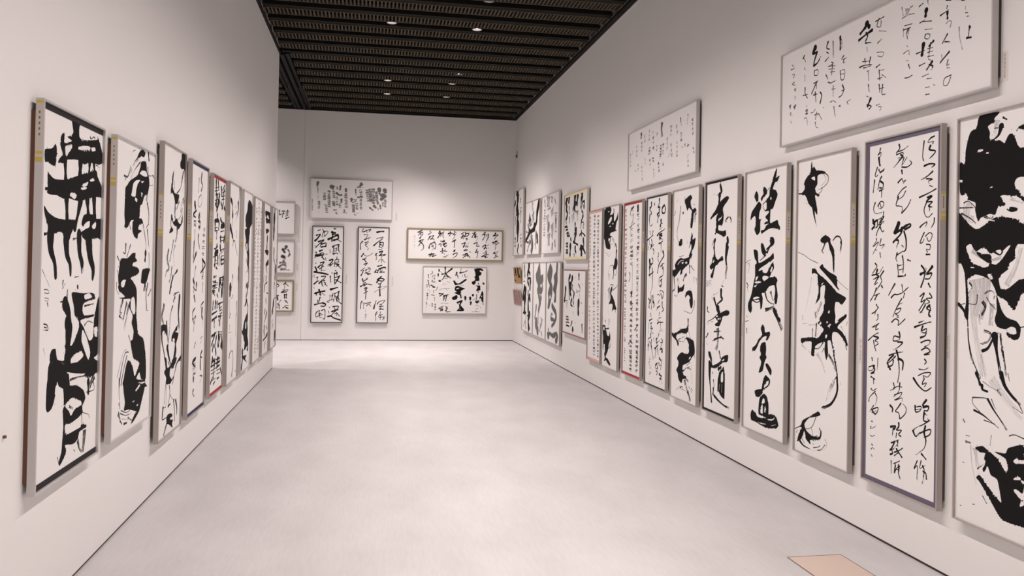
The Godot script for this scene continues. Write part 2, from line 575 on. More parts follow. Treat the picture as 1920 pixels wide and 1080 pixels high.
func hang(mount: String, side: String, l: float, r: float, b: float, t: float, seen: int, frame: String, border: String, tag: Array, soft: int, label: String, draw) -> void:
	var w := absf(r - l)
	var h := t - b
	var o := thing("painted_board" if mount == "board" else "framed_calligraphy", label, "artwork" if mount == "board" else "calligraphy", "works hung on the %s wall" % side)
	turn_to(o, side, (l + r) / 2, b)
	begin_sheet(w, h, clampi(seen * 4, 240, 2600))
	draw.call()
	var paper := mat(Color(0.955, 0.95, 0.94), 0.85, 0.0, 0.3)
	paper.albedo_texture = end_sheet(soft)
	if mount == "board":
		# a thin board that hangs by its top and leans out from the wall
		paper.albedo_color = mats[frame].albedo_color
		part("board", sheet_mesh(w, h, 0.0, -0.012, 0.0), paper, o)
		part("hanger", box(Vector3(-0.02, h - 0.05, -0.035), Vector3(0.02, h - 0.02, -0.012)), mats.batten, o)
		o.position += o.basis.z * 0.014
		o.rotate_object_local(Vector3.RIGHT, 0.11)
		return
	var rail := 0.009
	if frame == "gold":
		rail = 0.028
	elif frame == "black":
		rail = 0.014
	elif side == "back":
		rail = 0.011
	var f := FACE
	part("frame", ring(w, h, [Vector2(0, BACK), Vector2(0, f - 0.0015), Vector2(0.0015, f), Vector2(rail - 0.001, f), Vector2(rail, f - 0.001), Vector2(rail, BACK)]), mats.black_frame if frame == "black" else mats[frame], o)
	part("calligraphy_sheet", sheet_mesh(w, h, rail, SHEET - 0.008, SHEET), paper, o)
	var backing := start()
	var i := 0.05
	var e := 0.005
	add_box(backing, Vector3(-w / 2 + e, i, 0), Vector3(-w / 2 + e + 0.03, h - i, BACK))
	add_box(backing, Vector3(w / 2 - e - 0.03, i, 0), Vector3(w / 2 - e, h - i, BACK))
	add_box(backing, Vector3(-w / 2 + e + 0.03, h - i - 0.03, 0), Vector3(w / 2 - e - 0.03, h - i, BACK))
	add_box(backing, Vector3(-w / 2 + e + 0.03, i, 0), Vector3(w / 2 - e - 0.03, i + 0.03, BACK))
	part("backing_batten", done(backing), mats.batten if frame == "silver" and side == "left" else mats.batten_dark, o)
	part("back_panel", box(Vector3(-w / 2 + rail, rail, BACK + 0.0005), Vector3(w / 2 - rail, h - rail, 0.026)), mats.batten_dark, o)
	if border != "none":
		var bw: float = {"slate": 0.024, "black": 0.018, "navy": 0.022, "red": 0.024, "teal": 0.014, "pink": 0.03, "yellow": 0.035, "rose": 0.012}[border]
		if label.contains("heavy black"):
			bw = 0.026
		# paper bands: broad along top and bottom, narrow or none at the sides
		var sw: float = bw
		if border in ["red", "pink", "yellow"]:
			sw = bw * 0.35
		if side == "left":
			sw = 0.0
		var top := SHEET + 0.0018
		for y in [rail, h - rail - bw]:
			part("mat_border", box(Vector3(-w / 2 + rail, y, SHEET), Vector3(w / 2 - rail, y + bw, top)), mats["mat_" + border], o)
		if sw > 0.0:
			for x in [-w / 2 + rail, w / 2 - rail - sw]:
				part("mat_border", box(Vector3(x, rail + bw, SHEET), Vector3(x + sw, h - rail - bw, top)), mats["mat_" + border], o)
	if tag.size():
		var s := 1.0 if side == "right" else -1.0
		var y0: float = tag[0] - b
		var y1: float = tag[1] - b
		y1 = minf(y1, h - 0.002)
		var x0 := s * w / 2
		var x1 := s * (w / 2 + 0.0008)
		var m := part("title_tag", box(Vector3(minf(x0, x1), y0, 0.02), Vector3(maxf(x0, x1), y1, 0.047)), mats.tag, o)
		m.set_meta("label", "cream paper title tag on the frame edge")
		for band in [[y0, 0.018], [y0 + 0.03, 0.012], [y1 - 0.012, 0.01]]:
			var z0 := s * (w / 2 + 0.0008)
			var z1 := s * (w / 2 + 0.0014)
			part("yellow_band", box(Vector3(minf(z0, z1), band[0], 0.021), Vector3(maxf(z0, z1), band[0] + band[1], 0.046)), mats.tag_yellow, m)
		for k in 5:
			var z0 := s * (w / 2 + 0.0008)
			var z1 := s * (w / 2 + 0.0012)
			var yy := lerpf(y0, y1, 0.42 + 0.09 * k)
			part("printed_mark", box(Vector3(minf(z0, z1), yy, 0.030), Vector3(maxf(z0, z1), yy + 0.010, 0.036)), mats.tag_ink, m)


func turn_to(o: Node3D, side: String, along: float, y: float) -> void:
	if side == "back":
		o.position = Vector3(along, y, BACK_Z)
	elif side == "right":
		o.position = Vector3(RIGHT_X, y, -along)
		o.rotation.y = -PI / 2
	else:
		o.position = Vector3(LEFT_X, y, -along)
		o.rotation.y = PI / 2


# a thin slab whose front carries the picture; rail is what the frame covers
func sheet_mesh(w: float, h: float, rail: float, z0: float, z1: float) -> ArrayMesh:
	var st := start()
	var x := w / 2 - rail
	var lo := rail
	var hi := h - rail
	var c := [Vector3(-x, lo, z1), Vector3(-x, hi, z1), Vector3(x, hi, z1), Vector3(x, lo, z1)]
	for k in [0, 1, 2, 0, 2, 3]:
		var v: Vector3 = c[k]
		st.set_uv(Vector2(v.x / w + 0.5, 1.0 - v.y / h))
		st.add_vertex(v)
	st.set_uv(Vector2(0.001, 0.001))
	quad(st, Vector3(x, lo, z0), Vector3(x, hi, z0), Vector3(-x, hi, z0), Vector3(-x, lo, z0))
	quad(st, Vector3(-x, lo, z0), Vector3(-x, hi, z0), Vector3(-x, hi, z1), Vector3(-x, lo, z1))
	quad(st, Vector3(x, lo, z1), Vector3(x, hi, z1), Vector3(x, hi, z0), Vector3(x, lo, z0))
	quad(st, Vector3(-x, hi, z1), Vector3(-x, hi, z0), Vector3(x, hi, z0), Vector3(x, hi, z1))
	quad(st, Vector3(-x, lo, z0), Vector3(-x, lo, z1), Vector3(x, lo, z1), Vector3(x, lo, z0))
	return done(st)


func hang_all() -> void:
	mats.tag = mat(Color(0.83, 0.8, 0.76), 0.8)
	mats.tag_yellow = mat(Color(0.83, 0.74, 0.3), 0.7)
	mats.tag_ink = mat(Color(0.5, 0.46, 0.47), 0.8)
	hang("frame", "right", 3.4081, 2.7881, 0.3236, 2.2591, 812, "grey", "none", [], 0, "tall grey framed panel of huge black brush shapes, nearest on the right wall", ink_ra)
	hang("frame", "right", 4.1383, 3.5132, 0.3215, 2.2586, 676, "grey", "slate", [1.775,1.915], 0, "tall calligraphy panel of three black cursive columns inside a slate blue border", ink_rb)
	hang("frame", "right", 4.8826, 4.2619, 0.3111, 2.2458, 575, "grey", "none", [1.678,1.921], 0, "tall panel with a sweeping black brush figure and thin trailing curve, no border", ink_rc)
	hang("frame", "right", 5.6223, 5.0032, 0.3171, 2.2512, 502, "grey", "none", [1.691,1.917], 0, "tall panel with four bold black characters 謹厳実直 in one column", ink_rd)
	hang("frame", "right", 6.3643, 5.7409, 0.3148, 2.2539, 446, "grey", "black", [1.701,1.924], 0, "tall black bordered panel with four black characters 意到筆随 in one column", ink_re)
	hang("frame", "right", 7.0964, 6.4824, 0.3099, 2.2471, 401, "grey", "none", [1.696,1.908], 0, "tall panel of dry black brush splashes left of the black bordered panel", ink_rf)
	hang("frame", "right", 7.8243, 7.2102, 0.3178, 2.2468, 363, "grey", "teal", [1.676,1.910], 0, "tall teal bordered panel with two black columns beginning 知章騎馬", ink_rg)
	hang("frame", "right", 8.5650, 7.9454, 0.3256, 2.2415, 330, "grey", "red", [1.682,1.905], 0, "tall red bordered panel of three small cursive columns on the right wall", ink_rh)
	hang("frame", "right", 9.3602, 8.7378, 0.3107, 2.2497, 306, "grey", "none", [], 0, "tall panel with one thick black brush mass left of the red bordered panel", ink_ri)
	hang("frame", "right", 10.0338, 9.4191, 0.3147, 2.2442, 284, "grey", "pink", [], 0, "tall pale pink bordered panel with three dense small text columns", ink_rj)
	hang("frame", "right", 11.4006, 10.1265, 1.6136, 2.5696, 128, "silver", "yellow", [], 0, "upper yellow bordered sheet with three black writing columns on the right wall", ink_u4)
	hang("frame", "right", 12.9710, 11.7366, 1.7238, 2.6804, 112, "silver", "none", [], 6, "upper sheet of pale grey ink writing beside the yellow bordered sheet", ink_u3)
	hang("frame", "right", 14.3935, 13.1433, 1.7224, 2.6814, 101, "grey", "none", [], 4, "upper sheet with one forked black brush figure between two written sheets", ink_u2)
	hang("frame", "right", 15.6372, 14.6205, 1.7230, 2.9981, 123, "grey", "none", [], 0, "narrow upper sheet of dark ink nearest the far right corner", ink_u1)
	hang("frame", "right", 11.4050, 10.1400, 0.5461, 1.4803, 125, "grey", "rose", [], 0, "lower sheet with rose red rail and scattered black writing below the yellow bordered sheet", ink_l4)
	hang("frame", "right", 12.5353, 11.5631, 0.3159, 1.5920, 153, "grey", "none", [], 6, "lower sheet of thick dark grey wash figures, right of a triptych", ink_l3)
	hang("frame", "right", 13.5819, 12.5522, 0.3202, 1.5891, 141, "grey", "none", [], 6, "lower sheet of one pale grey wash figure, middle of a triptych", ink_l2)
	hang("frame", "right", 14.6007, 13.5972, 0.3228, 1.5837, 130, "grey", "none", [], 0, "lower sheet of black writing, left of the triptych on the right wall", ink_l1)
	hang("board", "right", 15.5734, 14.8534, 1.1808, 1.4898, 30, "brown", "none", [], 0, "small brown board with dark painted marks hung in the far right corner", ink_p1)
	hang("board", "right", 15.5696, 14.7896, 0.7587, 1.0534, 28, "pink", "none", [], 6, "small pinkish board with faint scratched marks below the brown board", ink_p2)
	hang("frame", "right", 5.1149, 3.1901, 2.3669, 3.0125, 208, "silver", "none", [], 0, "wide upper sheet of loose black writing high on the near right wall", ink_w2)
	hang("frame", "right", 8.4553, 6.5677, 2.3653, 3.0051, 120, "silver", "none", [], 0, "wide upper sheet of very small faint writing above the teal bordered panel", ink_w1)
	hang("frame", "left", 3.4428, 4.1878, 0.5448, 2.1395, 671, "silver", "black", [1.884,2.132], 0, "tall black bordered panel of heavy black strokes, nearest on the left wall", ink_la)
	hang("frame", "left", 4.3714, 5.1337, 0.5458, 2.1453, 533, "silver", "none", [1.879,2.132], 0, "tall silver framed panel with bulky black brush forms, second on the left wall", ink_lb)
	hang("frame", "left", 5.3090, 5.9270, 0.3367, 2.2563, 537, "grey", "none", [1.651,1.922], 0, "tall panel of branching thin black brush lines, third on the left wall", ink_lc)
	hang("frame", "left", 6.1051, 6.7160, 0.3343, 2.2484, 467, "grey", "navy", [1.654,1.921], 0, "tall navy bordered panel with two sparse columns of small writing on the left wall", ink_ld)
	hang("frame", "left", 6.9100, 7.5087, 0.3510, 2.2346, 407, "grey", "red", [1.645,1.923], 0, "tall red bordered panel with two columns of blocky black characters on the left wall", ink_le)
	hang("frame", "left", 7.6882, 8.3127, 0.3363, 2.2494, 371, "grey", "none", [1.674,1.930], 0, "tall panel of sparse thin ink lines beyond the red bordered one on the left wall", ink_lf)
	hang("frame", "left", 8.5077, 9.1393, 0.3465, 2.2499, 334, "silver", "none", [1.656,1.842], 0, "tall panel with one long black vertical stroke on the left wall", ink_lg)
	hang("frame", "left", 9.2980, 9.9196, 0.3410, 2.2434, 306, "grey", "none", [], 0, "tall panel of dense tiny writing columns on the left wall", ink_lh)
	hang("frame", "left", 10.0909, 10.7127, 0.3339, 2.2448, 283, "grey", "none", [], 0, "tall panel with a column of separate square black blots on the left wall", ink_li)
	hang("frame", "left", 10.9045, 11.5301, 0.3277, 2.2438, 263, "grey", "none", [], 0, "tall sheet at the far end of the left wall beside its corner", ink_lj)
	hang("frame", "back", -1.1979, 0.3878, 2.3700, 3.1420, 74, "silver", "none", [], 4, "wide sheet of blurred dark grey writing, topmost on the back wall", ink_b1)
	hang("frame", "back", -1.1398, -0.5364, 0.3440, 2.2240, 182, "black", "none", [], 0, "tall black framed sheet with two columns 長風破浪 and 碧海 on the back wall", ink_b2)
	hang("frame", "back", -0.2686, 0.3392, 0.3410, 2.2284, 181, "black", "none", [], 0, "tall dark framed sheet beginning with a single horizontal stroke 一 on the back wall", ink_b3)
	hang("frame", "back", 0.6817, 2.6091, 1.5999, 2.2341, 60, "gold", "none", [], 0, "wide gold framed sheet of eight short cursive columns on the back wall", ink_b4)
	hang("frame", "back", 1.0109, 2.2865, 0.5385, 1.4818, 89, "grey", "none", [], 0, "grey framed sheet of large bold characters below the wide gold framed one", ink_b5)
	hang("frame", "back", -2.3987, -1.4687, 2.0459, 2.6796, 62, "grey", "none", [], 0, "sheet with two small black characters, upper of three behind the left wall end", ink_b6)
	hang("frame", "back", -2.3939, -1.4639, 1.2952, 1.9254, 62, "grey", "none", [], 7, "sheet with blurred grey ink character, middle of three behind the left wall end", ink_b7)
	hang("frame", "back", -2.3900, -1.4600, 0.5494, 1.1625, 60, "gold", "none", [], 0, "gold framed sheet of two cursive columns, lowest behind the left wall end", ink_b8)


func caption(side: String, along: float, y0: float, y1: float, wide: float, label: String) -> void:
	var o := thing("wall_caption", label, "caption", "paper captions beside the works")
	turn_to(o, side, along, y0)
	var h := y1 - y0
	part("card", box(Vector3(-wide / 2, 0, 0), Vector3(wide / 2, h, 0.0012)), mats.card, o)
	var st := start()
	var r := RandomNumberGenerator.new()
	r.seed = int(along * 1000.0)
	var y := h * 0.9
	while y > h * 0.12:
		# one small printed character: a frame of short strokes
		var a := wide * 0.22
		add_box(st, Vector3(-a, y, 0.0012), Vector3(a, y + 0.003, 0.0016))
		add_box(st, Vector3(-0.0015, y - 0.012, 0.0012), Vector3(0.0015, y, 0.0016))
		add_box(st, Vector3(-a * r.randf_range(0.5, 1.0), y - 0.008, 0.0012), Vector3(a * r.randf_range(0.5, 1.0), y - 0.0055, 0.0016))
		y -= h * (0.14 if r.randf() < 0.75 else 0.2)
	part("printed_text", done(st), mats.card_ink, o)


func place_small_things() -> void:
	mats.card = mat(Color(0.89, 0.875, 0.855), 0.85)
	mats.card_ink = mat(Color(0.74, 0.68, 0.63), 0.85)
	caption("back", 0.465, 2.366, 2.524, .035, "small paper caption right of the wide blurred grey sheet")
	caption("back", -0.475, 1.097, 1.295, .03, "small paper caption right of the black framed sheet 長風破浪")
	caption("back", 0.418, 1.068, 1.258, .03, "small paper caption right of the dark framed sheet beginning 一")
	caption("back", 2.335, 0.999, 1.171, .03, "small paper caption right of the bold character sheet")
	caption("back", -1.414, 2.053, 2.208, .03, "small paper caption beside the upper sheet behind the left wall")
	caption("back", -1.409, 1.341, 1.475, .03, "small paper caption beside the middle sheet behind the left wall")
	caption("back", -1.406, 0.949, 1.104, .03, "small paper caption beside the gold framed sheet behind the left wall")
	caption("right", 3.169, 2.392, 2.530, .035, "tall paper caption right of the wide sheet on the near right wall")
	caption("right", 3.512, 1.077, 1.204, .035, "paper caption between the slate bordered panel and the nearest panel")
	caption("right", 4.223, 0.968, 1.118, .035, "paper caption between the sweeping figure panel and the slate bordered one")
	caption("right", 5.733, 0.979, 1.103, .03, "paper caption left of the panel 謹厳実直")
	# floor box lid at the near right
	var o := thing("floor_box", "tan square access lid set into the pale floor near the right wall", "floor box")
	o.position = Vector3(2.334, 0, -3.695)
	part("lid", box(Vector3(-0.15, 0, -0.145), Vector3(0.15, 0.003, 0.145)), mats.lid, o)
	part("lid_rim", ring_flat(0.306, 0.296, 0.004, 0.0036), mats.lid_edge, o)
	# partition rail in the ceiling, beyond the end of the left wall
	o = thing("partition_track", "dark double ceiling track running from the left wall end to the back wall", "track")
	o.position = Vector3(-1.37, CEIL_Y, 0)
	for x in [-0.075, 0.02]:
		part("rail", box(Vector3(x, -0.012, BACK_Z + 0.05), Vector3(x + 0.055, 0.05, WALL_END_Z)), mats.black, o)
	part("slot", box(Vector3(-0.02, 0.02, BACK_Z + 0.05), Vector3(0.02, 0.05, WALL_END_Z)), mats.void_black, o)
	for x in [-0.15, 0.10]:
		part("flange", box(Vector3(x, 0.008, BACK_Z + 0.05), Vector3(x + 0.05, 0.03, WALL_END_Z)), mats.black, o)
	# small fitting high on the right wall in the corner
	o = thing("wall_sensor", "tiny dark sensor high on the right wall by the far corner", "sensor")
	turn_to(o, "right", 15.61, 3.68)
	part("plate", box(Vector3(-0.04, 0, 0), Vector3(0.04, 0.14, 0.008)), mats.plate, o)
	part("lens", box(Vector3(-0.022, 0.02, 0.008), Vector3(0.022, 0.065, 0.03)), mats.sensor, o)
	# wooden peg low on the left wall
	o = thing("wall_peg", "small brown wooden peg low on the left wall at the picture edge", "peg")
	turn_to(o, "left", 3.27, 0.822)
	var peg := part("knob", lathe([Vector2(0.0, 0.012), Vector2(0.005, 0.011), Vector2(0.007, 0.008), Vector2(0.006, 0.004), Vector2(0.004, 0.0), Vector2(0.0, 0.0)], 16), mats.batten, o)
	peg.rotation.x = PI / 2


func ring_flat(w: float, d: float, band: float, y: float) -> ArrayMesh:
	var st := start()
	for s in [-1.0, 1.0]:
		add_box(st, Vector3(-w / 2, 0, s * d / 2 - band / 2), Vector3(w / 2, y, s * d / 2 + band / 2))
		add_box(st, Vector3(s * w / 2 - band / 2, 0, -d / 2), Vector3(s * w / 2 + band / 2, y, d / 2))
	return done(st)


# ---------------------------------------------------------------- the writing, sheet by sheet (millimetres from the frame's upper left corner)

func ink_ra() -> void:
	fill([135,10,251,12,223,38,224,54,185,65,197,95,198,128,257,143,284,159,303,131,318,122,340,137,356,175,374,194,392,194,504,197,506,356,394,324,358,326,344,345,351,369,396,414,396,432,356,406,265,395,293,439,251,448,235,480,200,475,151,489,131,505,113,454,113,416,70,400,57,373,22,374,11,343,8,220,41,221,48,154,73,81,115,57])
	wipe([125,169,146,168,154,179,134,180])
	wipe([172,188,191,187,191,195,175,192])
	wipe([10,298,29,301,25,311,10,310])
	wipe([198,352,217,349,215,355,202,356])
	stroke([264,79,24,249,116,16,222,133,5])
	stroke([275,42,8,294,54,8])
	stroke([225,82,4,279,88,4])
	stroke([351,115,4,362,105,3,384,107,3])
	fill([362,99,502,78,503,129,391,116])
	stroke([40,411,5,70,406,5,113,438,5])
	stroke([12,434,6,109,438,6])
	stroke([23,461,8,84,490,8,119,517,8],0.5)
	fill([6,460,50,495,98,532,127,542,168,526,204,503,240,494,286,493,354,508,398,534,509,565,510,616,4,602])
	fill([301,461,331,452,360,459,357,471,327,474])
	stroke([168,482,14,200,494,13,224,489,14],0.6)
	wipe_stroke([139,518,6,184,502,6,232,508,6])
	fill([4,589,399,601,399,610,370,615,352,641,351,683,320,703,313,730,275,754,261,776,267,803,276,819,314,816,373,777,401,770,512,751,514,898,402,834,374,870,353,910,330,896,307,873,277,857,253,849,237,816,209,780,172,765,123,756,81,773,68,789,79,884,76,973,50,949,62,885,51,757,28,706,6,696])
	wipe([59,623,87,611,121,646,158,631,186,637,199,654,219,657,254,642,281,646,311,626,326,623,296,664,274,688,243,709,208,703,196,718,164,722,101,700,70,655])
	fill([121,646,162,659,211,663,216,703,187,697,142,672])
	stroke([234,651,9,266,664,8,281,646,10])
	wipe_stroke([89,722,5,110,723,5])
	wipe([192,755,216,752,227,773,209,777])
	stroke([81,795,7,99,814,8,82,839,7],0.5)
	stroke([133,850,6,125,894,5,75,894,5],0.4)
	stroke([178,842,7,214,829,7,238,846,9,230,865,9],0.5)
	stroke([166,880,17,183,904,18,167,936,16,159,942,15],0.4)
	stroke([190,860,7,215,890,7,247,913,7],0.4)
	fill([249,846,278,911,309,945,364,959,387,986,384,1022,366,1041,340,1040,314,1028,310,1013,347,1019,365,1012,358,989,332,985,302,999,256,991,240,962,251,918])
	stroke([376,987,5,405,979,5])
	stroke([14,900,14,49,930,14,72,973,8,82,1074,10,109,1166,15,156,1241,15])
	stroke([14,906,5,53,895,5])
	wipe_stroke([51,1007,5,94,1007,5,160,998,5,209,997,5,256,1009,5,302,1000,5])
	stroke([177,1015,10,217,1027,12,202,1062,10,157,1079,10],0.5)
	stroke([170,1109,14,202,1093,15,233,1047,15,264,1020,14])
	stroke([241,1034,31,254,1106,23,283,1223,20])
	stroke([272,1020,11,288,1102,17,313,1218,10],0.5)
	stroke([162,1128,6,189,1236,6],0,0.75)
	stroke([143,943,10,152,993,10],0.6)
	stroke([135,1219,18,157,1266,18])
	stroke([169,1270,13,173,1288,18,202,1293,10])
	stroke([173,1251,4,245,1277,3,276,1269,3],0,0.5)
	stroke([282,1199,20,302,1250,20,344,1291,18,392,1321,8])
	stroke([320,1194,6,328,1228,6],0.5)
	stroke([260,1277,7,284,1298,7],0.3)
	stroke([381,1320,5,403,1356,4,345,1335,5],0.5)
	stroke([112,1335,5,182,1326,5,206,1329,5])
	stroke([206,1329,10,239,1369,10,286,1414,10,317,1447,10])
	stroke([112,1335,5,113,1363,5,159,1395,5],0,0.4)
	stroke([122,1393,9,175,1405,9,224,1426,5,271,1447,3])
	stroke([184,1428,4,248,1434,4])
	stroke([226,1322,4,238,1344,4,254,1366,4],0.5)
	stroke([54,1450,8,63,1461,8],0,0.4)
	stroke([73,1522,3,94,1521,3])
	stroke([74,1551,10,99,1551,10],0,0.4)
	stroke([104,1563,5,113,1648,5,140,1735,5],0,0.75)
	stroke([229,1489,4,222,1536,4],0,0.5)
	stroke([332,1470,4,361,1459,4,412,1465,5])
	fill([133,1566,174,1550,194,1555,266,1587,308,1630,320,1636,327,1607,311,1575,250,1560,311,1552,329,1524,413,1493,414,1557,370,1561,356,1576,371,1584,414,1574,524,1558,524,1591,415,1660,393,1637,364,1647,361,1657,415,1648,409,1702,373,1695,358,1705,388,1726,416,1735,526,1724,529,1919,482,1907,446,1851,331,1854,285,1845,222,1780,165,1722,140,1704,164,1688,213,1727,269,1766,292,1777,284,1738,267,1682,228,1669,211,1636,188,1667,180,1657,195,1622,187,1606,194,1579,158,1582])
	wipe([399,1743,416,1735,417,1752,395,1764])
	wipe([431,1753,526,1713,528,1824,474,1865,446,1840])
	stroke([147,1662,6,187,1630,6],0.5)
	stroke([182,1779,4,206,1806,4])
	stroke([40,1863,3,49,1862,3])
	stroke([121,1834,3,132,1832,3])
	stroke([54,1654,3,63,1653,3])
	stroke([148,775,123,158,868,122,135,956,72],0.25,0.8)
	stroke([107,832,50,119,1008,50,180,1225,49],0.4,0.83)
	stroke([223,889,31,216,988,31],0.4,0.72)
	stroke([96,643,20,195,688,18,274,676,18],0.4,0.7)
	stroke([306,802,28,357,718,28,385,636,29],0.4,0.8)
	stroke([66,413,52,58,476,49,102,497,39],0.5,0.75)
	stroke([240,48,32,225,118,32],0.5,0.75)
	stroke([323,414,14,389,437,14],0.4,0.75)
	stroke([228,1231,46,276,1278,45,352,1342,43,404,1374,41],0.5,0.85)
	stroke([129,1570,26,147,1652,26],0.5,0.8)

func ink_rb() -> void:
	stroke([485,69,8,478,111,8,475,149,8,483,170,7])
	stroke([560,55,7,533,61,8,513,80,4,556,81,6,545,93,9])
	stroke([533,100,11,526,118,11,569,132,9,550,151,10,527,164,3])
	stroke([488,198,10,527,192,9,566,199,10,543,212,5])
	stroke([552,233,8,513,253,8,461,270,7])
	stroke([505,266,6,549,273,7,521,281,8,529,299,8])
	stroke([455,358,8,522,342,8,577,325,8])
	stroke([530,304,5,557,312,5])
	stroke([515,363,8,546,360,11,508,384,11,551,388,10,524,408,11,555,415,4])
	stroke([511,385,7,492,422,7,501,455,6,525,465,5,552,448,6])
	stroke([532,408,7,532,435,7])
	stroke([462,514,8,482,501,8,514,489,7,502,513,9])
	stroke([568,473,8,565,497,8,546,521,8])
	stroke([495,543,7,479,567,7,464,595,8,484,592,6,495,571,7])
	stroke([503,563,5,534,545,5,554,556,6,543,583,6,527,588,5,515,569,6])
	stroke([512,604,5,540,608,6,536,632,6,512,629,5,521,643,6])
	stroke([513,656,9,537,656,9])
	stroke([471,758,12,507,744,13,514,725,16])
	stroke([478,714,10,499,736,11,499,774,11,476,824,11])
	stroke([557,719,14,530,744,13,507,758,13])
	stroke([523,757,8,554,752,10,539,779,9,508,782,8])
	stroke([532,806,10,544,822,10])
	stroke([469,874,6,501,856,8,478,901,8,510,889,8,478,929,7,463,947,7])
	stroke([541,855,7,557,876,7,517,883,7,541,899,7,502,911,5])
	stroke([510,916,7,487,945,7,471,957,8,491,953,6])
	stroke([542,915,9,522,932,11,550,941,8,542,920,11])
	stroke([542,947,9,535,967,9,551,974,7])
	stroke([464,1010,7,504,996,7])
	stroke([432,1035,9,488,1017,9,555,998,9])
	stroke([543,964,6,551,974,6])
	stroke([493,1027,10,485,1050,8,521,1036,8,513,1058,7,477,1056,7])
	stroke([478,1086,9,513,1072,10,521,1047,11])
	stroke([482,1111,7,522,1096,6,549,1096,9,538,1116,7,507,1130,7])
	stroke([487,1149,7,523,1134,7,550,1150,9,507,1171,9,547,1164,6])
	stroke([512,1195,8,524,1207,8,508,1220,7])
	stroke([469,1250,5,509,1248,5,540,1233,5])
	stroke([465,1284,5,509,1264,5,556,1258,7,533,1282,5,502,1279,5,510,1294,8])
	stroke([510,1294,6,495,1324,7,526,1313,6,511,1337,6])
	stroke([429,1303,12,471,1338,11,519,1355,9,562,1332,5])
	stroke([444,1445,10,449,1474,8,481,1463,7,489,1440,8,448,1450,6])
	stroke([449,1463,4,485,1454,4])
	stroke([528,1400,10,501,1432,13,532,1427,9])
	stroke([505,1442,8,544,1430,9,537,1453,8,513,1457,9,521,1472,10,545,1473,8])
	stroke([513,1468,10,510,1507,10,546,1505,7,538,1491,10])
	stroke([553,1499,6,507,1529,6,459,1553,7,426,1579,7])
	stroke([431,1578,13,452,1601,9,484,1575,9])
	stroke([523,1534,10,515,1571,13,528,1607,10,517,1647,5,486,1674,4,454,1698,7])
	stroke([484,1578,7,531,1554,7,562,1545,9,555,1571,8,516,1593,7])
	stroke([498,1682,10,530,1701,9])
	stroke([466,1725,6,443,1770,7,467,1752,7,464,1825,7])
	stroke([495,1718,6,487,1758,5,534,1727,4])
	stroke([507,1742,9,519,1766,8,505,1833,8])
	stroke([511,1768,8,531,1774,10,536,1800,10])
	stroke([287,58,10,292,78,10,262,103,10])
	stroke([284,95,6,327,89,6,361,74,7])
	stroke([266,110,6,319,105,5,311,127,7,276,128,6])
	stroke([302,115,9,320,128,12,285,141,10])
	stroke([302,138,7,268,162,7,241,179,2])
	stroke([328,135,7,312,173,5,354,133,7])
	stroke([312,182,7,355,187,7,389,172,10,372,152,5])
	stroke([312,202,12,315,217,12])
	stroke([283,263,8,313,246,6,322,261,6,344,257,9,323,272,8])
	stroke([349,292,6,315,306,6,280,338,7,289,353,5,324,341,6,345,315,7])
	stroke([289,341,8,268,383,9,290,391,6])
	stroke([273,389,5,317,398,6,317,427,7])
	stroke([317,430,8,360,401,8,389,364,9])
	stroke([292,483,18,275,505,19,258,534,19])
	stroke([311,524,16,353,498,14,387,497,13])
	stroke([292,486,24,284,512,23,267,534,22])
	stroke([271,534,13,328,514,13,379,493,12,387,505,15,345,520,13])
	stroke([319,513,16,311,542,14,250,586,13])
	stroke([277,575,9,294,581,12,273,621,12])
	stroke([337,531,11,355,577,11,352,629,11,322,640,5,283,656,8])
	stroke([283,645,8,274,674,9,284,691,8])
	stroke([321,605,6,339,617,6])
	stroke([327,663,9,336,703,9,333,754,9])
	stroke([370,683,8,391,689,8])
	stroke([288,708,8,299,772,8])
	stroke([297,714,5,332,708,5])
	stroke([302,737,5,337,731,5])
	stroke([294,772,8,350,768,8,350,760,12])
	stroke([268,813,9,238,849,9,216,879,9])
	stroke([239,889,9,265,871,8,292,870,8,335,857,5,377,827,9])
	stroke([326,817,7,335,857,7])
	stroke([348,862,7,340,885,7])
	stroke([327,891,7,302,921,8,336,911,6])
	stroke([302,921,7,276,957,8,255,993,8])
	stroke([285,951,5,320,943,6,303,967,6,276,975,8,303,984,5])
	stroke([290,991,6,303,993,6])
	stroke([246,1023,7,277,1003,6,304,1013,9,300,1036,6,338,1011,7,355,998,7])
	stroke([309,1073,11,314,1098,8,270,1097,8,262,1123,9,306,1116,8,314,1101,10])
	stroke([297,1126,7,337,1125,10,307,1151,7,263,1173,2])
	stroke([228,1206,8,281,1188,7,342,1173,7])
	stroke([264,1201,9,228,1229,10,211,1254,8,255,1226,9,281,1205,9])
	stroke([290,1175,14,304,1208,14,300,1226,14])
	stroke([220,1271,8,256,1255,9,264,1230,11])
	stroke([238,1280,12,220,1259,12])
	stroke([308,1214,12,343,1227,16,340,1270,10])
	stroke([308,1225,8,314,1287,8,302,1346,8])
	stroke([267,1352,8,276,1379,6,241,1396,5])
	stroke([268,1380,5,311,1362,5,337,1364,5])
	stroke([320,1344,8,312,1391,7,269,1427,6])
	stroke([277,1414,5,303,1404,5,338,1392,7,321,1418,5,278,1442,5])
	stroke([287,1441,5,339,1421,5,339,1438,7])
	stroke([243,1477,11,265,1491,13,257,1513,11])
	stroke([331,1451,7,314,1471,7,288,1501,9,314,1505,8,324,1534,9])
	stroke([328,1534,5,366,1501,6,374,1471,7,348,1450,2])
	stroke([250,1592,10,290,1581,12,281,1597,14])
	stroke([272,1596,9,264,1636,9])
	stroke([316,1559,10,316,1579,9,299,1600,9,338,1594,10,317,1619,10,334,1626,9])
	stroke([299,1617,7,295,1640,7])
	stroke([256,1678,7,317,1650,7])
	stroke([283,1666,10,266,1699,9,244,1721,8,283,1701,8,301,1679,9])
